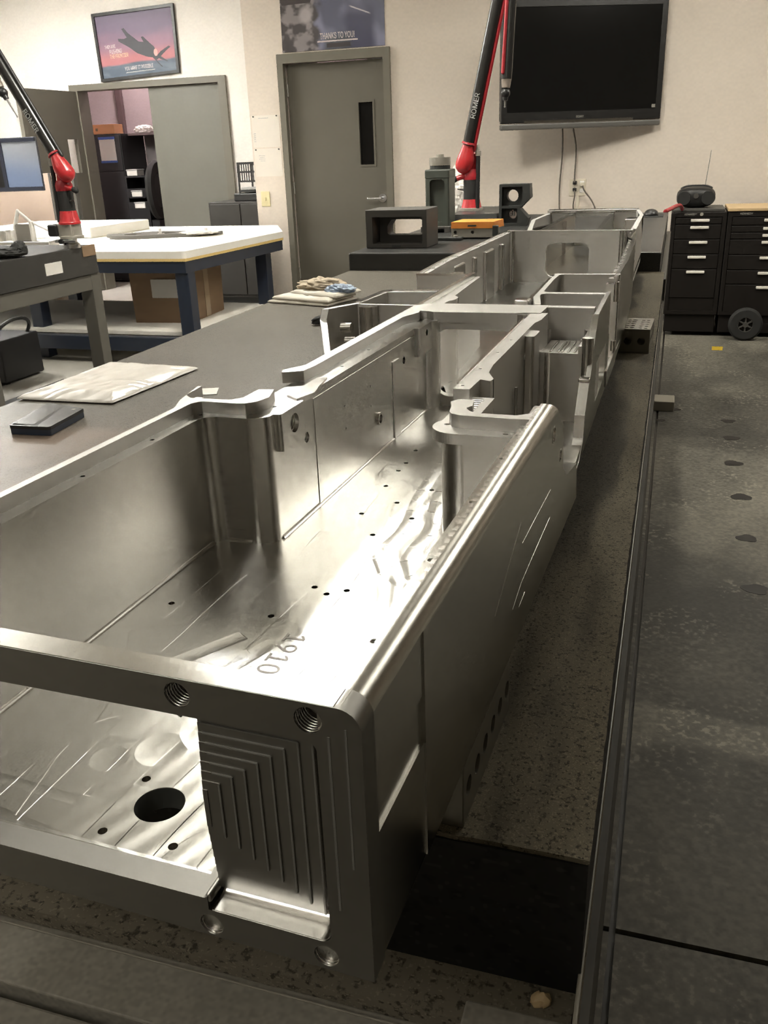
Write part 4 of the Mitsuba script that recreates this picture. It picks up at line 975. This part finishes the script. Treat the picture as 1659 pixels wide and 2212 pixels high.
m = trimesh.creation.icosphere(4, 1.0); v = m.vertices; v = np.sign(v) * np.abs(v) ** .72; m.vertices = v * [.135, .10, .074] + [.139, 7.24, .989]
put('body', m, 'black_plastic', rd, True)
for x in (.055, .223): put('speaker', cyl((x, 7.13, .985), (x, 7.15, .985), .046, .05, n=28).transform([[1, 0, 0, 0], [0, 1, 0, 0], [0, 0, 1, 0]]), 'black_rubber', rd, 30)
put('handle', tube(spline([(.03, 7.25, 1.045), (.07, 7.25, 1.062), (.14, 7.25, 1.066), (.21, 7.25, 1.062), (.25, 7.25, 1.045)], 20), .008), 'black_plastic', rd, True)
put('dial', cyl((.139, 7.132, 1.0), (.139, 7.15, 1.0), .018, n=20), 'iron', rd, 40)
put('antenna', cyl((.196, 7.27, 1.04), (.217, 7.27, 1.305), .0032, .002, n=8), 'letter_dim', rd, 40)

# ================================================================== posters
def quadpanel(c, Y, t, inset=0):
    """a thin panel from four (x, z) corners on the wall"""
    p = Polygon(c)
    if inset: p = p.buffer(-inset, join_style='mitre')
    return along_y(p, Y - t, Y - .0005)


def poster_uv(c):
    """affine map of world (x, z) to (0..1, 0..1) on a poster: c = lower left, lower right, upper left"""
    o, r, u = [np.array(q, float) for q in c]; M = np.linalg.inv(np.column_stack([r - o, u - o]))
    return lambda p: ((p.x - o[0]) * M[0, 0] + (p.z - o[1]) * M[0, 1], (p.x - o[0]) * M[1, 0] + (p.z - o[1]) * M[1, 1])


C1 = [(-5.925, 2.165), (-4.985, 2.205), (-4.975, 2.83), (-5.935, 2.80)]
uv1 = poster_uv([C1[0], C1[1], C1[3]])
def sunset(p, n, uv):
    u, v = uv1(p); c = 1.0 * fbm(u * 4, v * 9, 2.0)
    col = mix(mi.Color3f(.62, .25, .27), mi.Color3f(.42, .24, .32), smoothstep(.30, .48, v))
    col = mix(col, mi.Color3f(.235, .185, .27), smoothstep(.42, .75, v + .15 * (c - .5)))
    col = mix(col, mi.Color3f(.17, .15, .21), smoothstep(.75, 1.0, v) * .7)
    land = mix(mi.Color3f(.115, .15, .20), mi.Color3f(.19, .23, .28), smoothstep(.5, .8, fbm(u * 6 + v * 5, v * 10, 4.0)))
    return mix(land, col, smoothstep(.21, .25, v + .03 * (c - .5))) * .68
plain('sunset_print', proc(sunset), .5, .3)
plain('jet_print', (.045, .045, .052), .5, .3)
plain('glow_print', (.66, .30, .27), .35, .4)
plain('text_pale', (.62, .55, .55), .5, .3)
plain('text_cream', (.66, .48, .34), .5, .3)
ps = thing('jet_poster', 'framed poster of a dark jet against a pink sunset above the double door', 'poster')
put('frame', quadpanel(C1, YL, .03) - quadpanel(C1, YL - .012, .1, .028), 'black_plastic', ps)
put('print', quadpanel(C1, YL, .014, .02), 'sunset_print', ps)
O_, R_, U_ = np.array(C1[0]), np.array(C1[1]) - np.array(C1[0]), np.array(C1[3]) - np.array(C1[0])
def on1(u, v): q = O_ + R_ * u + U_ * v; return (q[0], q[1])
jet = [(.345, .73), (.375, .74), (.42, .66), (.54, .52), (.60, .505), (.575, .58), (.60, .585), (.645, .52), (.72, .42), (.745, .36), (.755, .30), (.80, .345), (.90, .405), (.925, .39), (.86, .34), (.79, .27), (.875, .19), (.86, .185), (.765, .245), (.73, .225), (.80, .12), (.79, .115), (.69, .27), (.62, .29), (.50, .36), (.43, .44), (.29, .56), (.285, .60), (.36, .585), (.40, .60)]
put('jet_figure', along_y(Polygon([on1(*q) for q in jet]).buffer(0), YL - .0155, YL - .0135), 'jet_print', ps)
put('exhaust_glow', along_y(Polygon([on1(.735 + .025 * math.cos(a), .335 + .055 * math.sin(a)) for a in np.linspace(0, 6.28, 14)]), YL - .0165, YL - .0145), 'glow_print', ps)
rr, uu = (R_[0], 0, R_[1]), (U_[0], 0, U_[1])
for s_, u, v, h_, mt in (('THEY ARE', .17, .50, .032, 'text_pale'), ('PUSHING', .235, .425, .038, 'text_pale'), ('THE FRONTIER', .27, .355, .036, 'text_cream'), ('YOU MAKE IT POSSIBLE', .50, .155, .034, 'text_pale')):
    x, z = on1(u, v); put('lettering', text(s_, h_, (x, YL - .0142, z), rr, uu, .0012, True, .62), mt, ps)
x, z = on1(.50, .095); put('lettering', text('thank you from the program team', .013, (x, YL - .0142, z), rr, uu, .0012, False, .9) if False else quadpanel([on1(.33, .088), on1(.70, .088), on1(.70, .102), on1(.33, .102)], YL - .0142, .0008), 'letter_white', ps)

C2 = [(-3.318, 2.19), (-2.40, 2.19), (-2.392, 2.80), (-3.31, 2.80)]
uv2 = poster_uv([C2[0], C2[1], C2[3]])
def pilot(p, n, uv):
    u, v = uv2(p)
    c = mix(mi.Color3f(.10, .105, .16), mi.Color3f(.22, .225, .32), smoothstep(.35, .65, fbm(u * 4, v * 3 + u, 5.0)))
    c = mix(c, mi.Color3f(.05, .05, .09), smoothstep(.56, .68, u) * smoothstep(.6, .35, v) * smoothstep(.95, .86, u))
    edge = smoothstep(.015, .0, dr.abs(v - (.50 - (u - .68) * .55))) * smoothstep(.66, .70, u) * smoothstep(.88, .84, u)
    c = mix(c, mi.Color3f(.55, .52, .55), edge)
    pil = smoothstep(.40, .33, u + .12 * (fbm(u * 9, v * 9, 1.0) - .5))
    g = fbm(u * 11, v * 10, 8.0)
    pc = mix(mi.Color3f(.05, .043, .045), mi.Color3f(.26, .235, .24), smoothstep(.45, .70, g))
    pc = mix(pc, mi.Color3f(.44, .40, .41), smoothstep(.09, .03, dr.sqrt(dr.square((u - .245) * 1.0) + dr.square((v - .44) * .6))))
    c = mix(c, pc, pil)
    return mix(c, mi.Color3f(.045, .05, .055), smoothstep(.25, .12, v) * smoothstep(.38, .46, u) * smoothstep(.72, .62, u) * .8)
plain('pilot_print', proc(pilot), .25, .5)
pp_ = thing('cockpit_poster', 'unframed grey blue poster reading THANKS TO YOU! above the grey door', 'poster')
put('print', quadpanel(C2, YB, .006), 'pilot_print', pp_)
plain('helmet_print', (.045, .037, .038), .4, .3)
put('helmet_figure', along_y(Polygon([(-3.30 + .13 + .14 * math.cos(a) , 2.585 + .10 * math.sin(a)) for a in np.linspace(-.4, 3.6, 18)]), YB - .0072, YB - .0055), 'helmet_print', pp_)
put('lettering', text('THANKS TO YOU!', .044, (-2.815, YB - .0062, 2.292), (1, 0, 0), (0, 0, 1), .001, True, .60), 'text_pale', pp_)
put('lettering', bx(-2.995, -2.635, YB - .0072, YB - .0055, 2.247, 2.258), 'text_pale', pp_)
put('caption_strip', bx(-2.91, -2.70, YB - .0072, YB - .0055, 2.205, 2.235), 'helmet_print', pp_)


# ================================================================== left side: dark granite bench
gb = thing('granite_bench', 'dark granite plate on a steel stand at the left edge, carrying a measuring arm', 'surface table')
put('slab', rbx(-4.7, -3.30, 2.4, 4.69, .757, .92, .006), 'granite_black', gb)
put('label', bx(-3.302, -3.2985, 4.20, 4.35, .80, .865), 'white_label', gb)
put('corner_tab', rbx(-3.302, -3.294, 4.555, 4.68, .862, .925, .003), 'cardboard', gb)
put('rail', rbx(-3.40, -3.315, 2.45, 4.72, .665, .755, .004), 'bench_steel', gb)
put('rail', rbx(-4.65, -3.40, 4.62, 4.70, .665, .755, .004), 'bench_steel', gb)
for x, y in ((-3.40, 4.62), (-3.40, 3.62), (-4.65, 4.62), (-4.65, 2.45)): put('leg', rbx(x, x + .088, y, y + .088, .0, .80 if (x, y) == (-3.40, 4.62) else .67, .004), 'bench_steel', gb)
st = thing('tool_pouch', 'black strap and pouch lying on the dark granite bench', 'pouch')
put('body', crumple((-3.43, 4.02, .945), (.13, .10, .034), .35, 2.2), 'black_rubber', st, True)
put('flap', crumple((-3.335, 4.06, .955), (.035, .05, .045), .3, 6.2), 'black_rubber', st, True)
put('sheet', rotz(rbx(-3.62, -3.40, 3.95, 4.15, .968, .972, .001), 12, (-3.5, 4.0, 0)), 'iron', st)

# blue workbench with white foam, box on the lower shelf
wb = thing('blue_workbench', 'blue steel workbench covered with white foam board, a shelf below', 'workbench')
X0, X1, Ya, Yb = -5.75, -3.12, 5.42, 7.0
top = Polygon([(X0, Ya), (-3.135, 5.44), (-3.06, 6.93), (-3.4, 7.6), (X0, 7.6)])
put('frame_top', ext(top.buffer(-.01), .655, .735), 'blue_steel', wb)
put('edge_strip', ext(top, .733, .752), 'foam_edge', wb)
put('foam_top', ext(top.buffer(-.03).buffer(.03), .751, .80), 'foam', wb)
for x, y in ((-3.245, 5.47), (-3.26, 6.78), (-5.6, 5.47), (-5.6, 7.4), (-4.55, 7.35), (-4.6, 5.6)): put('leg', rbx(x, x + .10, y, y + .10, 0, .66, .004), 'blue_steel', wb)
put('bottom_rail', rbx(-5.6, -3.15, 5.47, 5.55, .10, .20, .004), 'blue_steel', wb)
put('bottom_rail', rbx(-3.245, -3.16, 5.5, 6.85, .12, .20, .004), 'blue_steel', wb)
put('shelf', rbx(-5.6, -3.19, 5.56, 6.85, .20, .232, .006), 'foam', wb)
cb = thing('cardboard_box', 'brown taped cardboard box on the lower shelf of the blue workbench', 'box')
bm = m3.Manifold.hull_points(np.array([(-3.86, 5.86, .233), (-3.40, 5.90, .233), (-3.44, 6.50, .233), (-3.88, 6.46, .233), (-3.865, 5.855, .60), (-3.395, 5.895, .60), (-3.435, 6.505, .60), (-3.885, 6.465, .60)]))
put('body', bm, 'cardboard', cb)
put('label', rotz(bx(-3.69, -3.47, 5.866, 5.872, .42, .555), 5, (-3.6, 5.87, 0)), 'white_label', cb)
put('tape', m3.Manifold.hull_points(np.array([(-3.413, 6.16, .233), (-3.410, 6.16, .602), (-3.417, 6.24, .233), (-3.414, 6.24, .602), (-3.418, 6.16, .233), (-3.418, 6.24, .602)])), 'tape', cb)
put('flap', rotz(rbx(-3.90, -3.42, 5.93, 6.2, .601, .606, .001), 3, (-3.6, 6, 0)), 'cardboard', cb)
put('flap', rotz(rbx(-3.84, -3.44, 6.2, 6.48, .603, .61, .001), -4, (-3.6, 6.3, 0)), 'black_plastic', cb)
fb = thing('foam_block', 'thick white foam block lying at the back of the blue workbench', 'foam block')
put('body', rbx(-5.74, -4.56, 6.45, 7.35, .801, .885, .008), 'foam', fb)

fx = thing('flat_fixture', 'flat grey metal fixture plate wrapped in clear film on the white foam', 'fixture')
a_ = np.linspace(0, 2 * np.pi, 50, endpoint=False)
ol = Polygon(np.c_[-3.98 + .44 * np.cos(a_) * (1 + .12 * np.sin(5 * a_)), 6.58 + .20 * np.sin(a_) * (1 + .2 * np.cos(3 * a_)) + .10 * np.cos(a_)])
for q in ((-4.2, 6.5, .07), (-3.95, 6.6, .08), (-3.72, 6.66, .06)): ol = ol.difference(Point(q[0], q[1]).buffer(q[2]))
put('plate', ext(ol, .8005, .826), plain('steel_fixture', (.11, .105, .095), .4, .5), fx)
put('film', crumple((-3.66, 6.62, .824), (.15, .12, .014), .5, 4.4), 'bag_white', fx, False)
for x, y, h_ in ((-4.02, 6.6, .06), (-3.68, 6.75, .05), (-3.62, 6.7, .035)): put('clip', U(rbx(x, x + .02, y, y + .02, .80, .80 + h_, .004), rbx(x - .03, x + .05, y, y + .02, .80, .822, .004)), 'bag_white', fx)
lf2 = thing('bracket_fixture', 'pale machined bracket standing on the foam at the left edge', 'bracket')
put('arm', U(capsule((-4.62, 5.62, .94), (-4.55, 5.6, 1.072), .016, .012), capsule((-4.55, 5.6, 1.072), (-4.45, 5.6, .99), .010), capsule((-4.45, 5.6, .99), (-4.29, 5.6, .925), .008)), 'white_label', lf2, 40)
put('upright', rbx(-4.63, -4.61, 5.58, 5.62, .80, .94, .004), 'white_label', lf2)
put('upright', rbx(-4.46, -4.44, 5.58, 5.62, .80, 1.0, .004), 'white_label', lf2)
put('plate', rbx(-4.60, -4.44, 5.60, 5.62, .86, .98, .004), 'steel', lf2)
put('base', rbx(-4.72, -4.28, 5.54, 5.66, .8005, .86, .006), 'steel', lf2)
bk = thing('clamp_fixture', 'grey metal fixture behind the dark granite bench at the left edge', 'fixture')
put('body', rbx(-5.0, -4.76, 5.68, 5.83, .8005, .93, .01), 'steel', bk)
put('post', cyl((-4.82, 5.64, .80), (-4.82, 5.64, .915), .015, n=14), 'white_label', bk, 40)

# monitor before a cubicle partition
mn = thing('computer_monitor', 'blue grey computer monitor with black frame at the far left', 'monitor')
put('frame', rbx(-6.15, -5.27, 6.86, 6.90, 1.165, 1.60, .006) - bx(-6.12, -5.0, 6.80, 6.872, 1.20, 1.565), 'monitor_frame', mn)
scr = lambda p, n, uv: mix(mi.Color3f(.10, .13, .20), mi.Color3f(.20, .21, .225), smoothstep(1.25, 1.55, p.z + .12 * (p.x + 5.4)))
plain('screen_glow', proc(scr), .25)
sg = put('screen', bx(-5.625, -5.27, 6.870, 6.874, 1.20, 1.565), 'screen_glow', mn)
scene[sg]['emitter'] = {'type': 'area', 'radiance': rgb(.02, .023, .032)}
put('screen_stile', bx(-5.66, -5.625, 6.862, 6.874, 1.165, 1.60), 'monitor_frame', mn)
put('screen', bx(-6.12, -5.66, 6.870, 6.874, 1.20, 1.565), 'screen_black', mn)
put('stand', U(rbx(-6.0, -5.9, 6.88, 6.92, .805, 1.2, .006), rbx(-6.12, -5.83, 6.8, 7.0, .8005, .815, .006)), 'monitor_frame', mn)
ds = thing('computer_desk', 'desk below the computer monitor at the far left, hidden behind the foam', 'desk')
put('top', rbx(-7.4, -5.80, 6.75, 7.45, .765, .80, .004), 'bench_steel', ds)
for x in (-7.3, -5.9): put('leg', rbx(x, x + .06, 7.3, 7.36, 0, .77, .004), 'bench_steel', ds)
pt = thing('partition_panel', 'tan cloth cubicle partition below the monitor at the far left', 'partition')
put('panel', bx(-7.5, -5.67, 7.5, 7.54, .1, 1.3), 'partition_cloth', pt)
put('panel', bx(-5.65, -5.42, 7.5, 7.54, .1, 1.3), 'partition_cloth', pt)
put('post', rbx(-5.672, -5.648, 7.49, 7.55, 0, 1.3, .004), 'iron', pt)
put('post', rbx(-5.42, -5.395, 7.49, 7.55, 0, 1.3, .004), 'iron', pt)

# grey cabinet with a letter tray beside the double door
gc = thing('grey_cabinet', 'dark grey steel cabinet standing beside the double door behind the blue workbench', 'cabinet')
put('body', rbx(-4.395, -3.70, 8.2, 8.75, .06, .975, .004), 'gray_cabinet', gc)
put('base', bx(-4.37, -3.73, 8.23, 8.72, 0, .06), 'iron_dark', gc)
put('door', rbx(-4.38, -4.055, 8.188, 8.2, .09, .955, .003), 'gray_cabinet', gc)
put('door', rbx(-4.045, -3.715, 8.188, 8.2, .09, .955, .003), 'gray_cabinet', gc)
tr_ = thing('letter_tray', 'black wire letter tray rack on the grey cabinet', 'letter tray')
tx0, tx1, ty0, ty1 = -4.09, -3.83, 8.28, 8.58
put('frame', U(*[bx(x, x + .014, y, y + .014, .976, 1.33) for x in (tx0, tx1) for y in (ty0, ty1)], *[bx(tx0, tx1 + .014, ty0, ty0 + .010, z, z + .016) for z in (1.315, 1.235, 1.15, 1.06)], bx(tx0, tx1, ty1, ty1 + .01, 1.3, 1.33), bx(tx0, tx0 + .01, ty0, ty1 + .01, 1.31, 1.33), bx(tx1, tx1 + .01, ty0, ty1 + .01, 1.31, 1.33)), 'black_plastic', tr_)
put('bar', U(*[bx(x, x + .008, ty0, ty0 + .008, 1.16, 1.32) for x in np.arange(tx0 + .02, tx1, .024)]), 'black_plastic', tr_)
for z in (1.06, .99): put('tray', rbx(tx0, tx1, ty0, ty1, z, z + .02, .004), 'black_plastic', tr_)
put('papers', bx(tx0 + .03, tx1 - .06, ty0 - .005, ty1 - .05, 1.082, 1.10), 'letter_white', tr_)
put('box', rbx(tx0 - .06, tx1, ty0, ty1, .9755, 1.05, .01), 'black_plastic', tr_)

# inside the storeroom
ss = thing('storage_cabinet', 'tall black cabinet with a paper notice inside the storeroom', 'cabinet')
put('body', rbx(-6.95, -6.19, 9.6, 10.1, .02, 1.68, .004), 'storage_black', ss)
put('upper_door', rbx(-6.94, -6.20, 9.588, 9.6, 1.28, 1.66, .003), 'storage_black', ss)
put('lower_door', rbx(-6.94, -6.20, 9.588, 9.6, .05, 1.27, .003), 'storage_black', ss)
nt = thing('paper_notice', 'white paper notice with blue tape on the black storeroom cabinet', 'paper')
put('sheet', bx(-6.475, -6.265, 9.583, 9.5865, 1.39, 1.63), 'white_label', nt)
put('tape', bx(-6.48, -6.26, 9.581, 9.5875, 1.622, 1.65), 'note_blue', nt)
put('tape', bx(-6.48, -6.26, 9.581, 9.5875, 1.37, 1.393), 'note_blue', nt)
sh_ = thing('storeroom_shelf', 'dark wall shelf in the storeroom beside the black cabinet', 'shelf')
put('board', rbx(-6.185, -5.55, 9.75, 10.1, 1.655, 1.68, .003), 'shelf_board', sh_)
put('back_panel', bx(-6.185, -5.45, 10.101, 10.12, 1.2, 1.655), plain('storeroom_gray', (.17, .15, .15), .6, .3), sh_)
put('side_panel', bx(-6.185, -5.45, 10.101, 10.12, .02, 1.2), 'storage_black', sh_)
put('wall_conduit', rbx(-7.18, -7.10, 11.14, 11.199, .02, 3.2, .004), 'shelf_board', label='dark vertical conduit on the pink storeroom wall', cat='conduit')
ob = thing('parts_box', 'orange cardboard box on top of the black storeroom cabinet', 'box')
put('body', rbx(-6.60, -6.27, 9.62, 9.8, 1.681, 1.785, .003), 'box_orange', ob)
put('stamp', bx(-6.52, -6.49, 9.6185, 9.621, 1.715, 1.745), 'cardboard', ob)
put('cloth_bundle', crumple((-6.05, 9.9, 1.715), (.11, .08, .05), .5, 1.2), 'bag_white', smooth=False, label='crumpled white bundle on the storeroom shelf', cat='bundle')
for k, (x, z, lab) in enumerate(((-6.07, 1.22, 'white box on the upper storeroom stack'), (-6.04, .99, 'small pale box halfway down the storeroom stack'), (-6.02, .86, 'white plastic tub low on the storeroom stack'))):
    t_ = thing('stacked_box', lab, 'box')
    put('body', rbx(x - .07, x + .07, 9.55, 9.70, z, z + .065, .006), 'white_label', t_)
    put('lid', rbx(x - .075, x + .075, 9.545, 9.705, z + .055, z + .072, .004), 'letter_white', t_)
dk = thing('parts_rack', 'black rack of small drawers in the storeroom', 'rack')
put('frame', bx(-6.18, -5.90, 9.56, 9.9, .02, 1.219) - bx(-6.16, -5.92, 9.5, 9.88, .93, .985) - bx(-6.16, -5.92, 9.5, 9.88, 1.08, 1.2), 'storage_black', dk)
put('shelf', bx(-6.15, -5.93, 9.555, 9.88, .975, .9895), 'storage_black', dk)
tyr = thing('cable_reel', 'black round reel leaning in the storeroom behind the closed door leaf', 'reel')
put('rim', lathe([(.20, -.035), (.31, -.035), (.335, 0), (.31, .035), (.20, .035)], 40).rotate([0, 90, 0]).rotate([0, 0, 12]).translate([-5.80, 9.62, 1.05]), 'black_rubber', tyr, 30)
put('hub', cyl((-5.84, 9.62, 1.05), (-5.76, 9.62, 1.05), .19, n=28), 'iron_dark', tyr, 30)
put('stand', bx(-5.85, -5.75, 9.50, 9.75, 0, .73), 'storage_black', tyr)

# dark things on the floor under the granite bench
fb_ = thing('floor_mat', 'dark mat on the floor between the dark bench and the granite table', 'mat')
put('body', rbx(-3.9, -2.75, 4.0, 4.95, .0005, .014, .003), 'black_rubber', fb_)
fq = thing('power_supply', 'black equipment case standing on the floor under the dark granite bench', 'equipment case')
put('body', rbx(-4.60, -4.20, 4.75, 5.15, .015, .30, .01), 'storage_black', fq)
put('handle', tube(spline([(-4.25, 4.78, .30), (-4.22, 4.78, .36), (-4.22, 5.1, .36), (-4.25, 5.1, .30)], 16), .012), 'black_plastic', fq, True)
for x in (-4.56, -4.24): put('foot', cyl((x, 4.8, 0), (x, 4.8, .016), .02, n=12), 'black_rubber', fq)
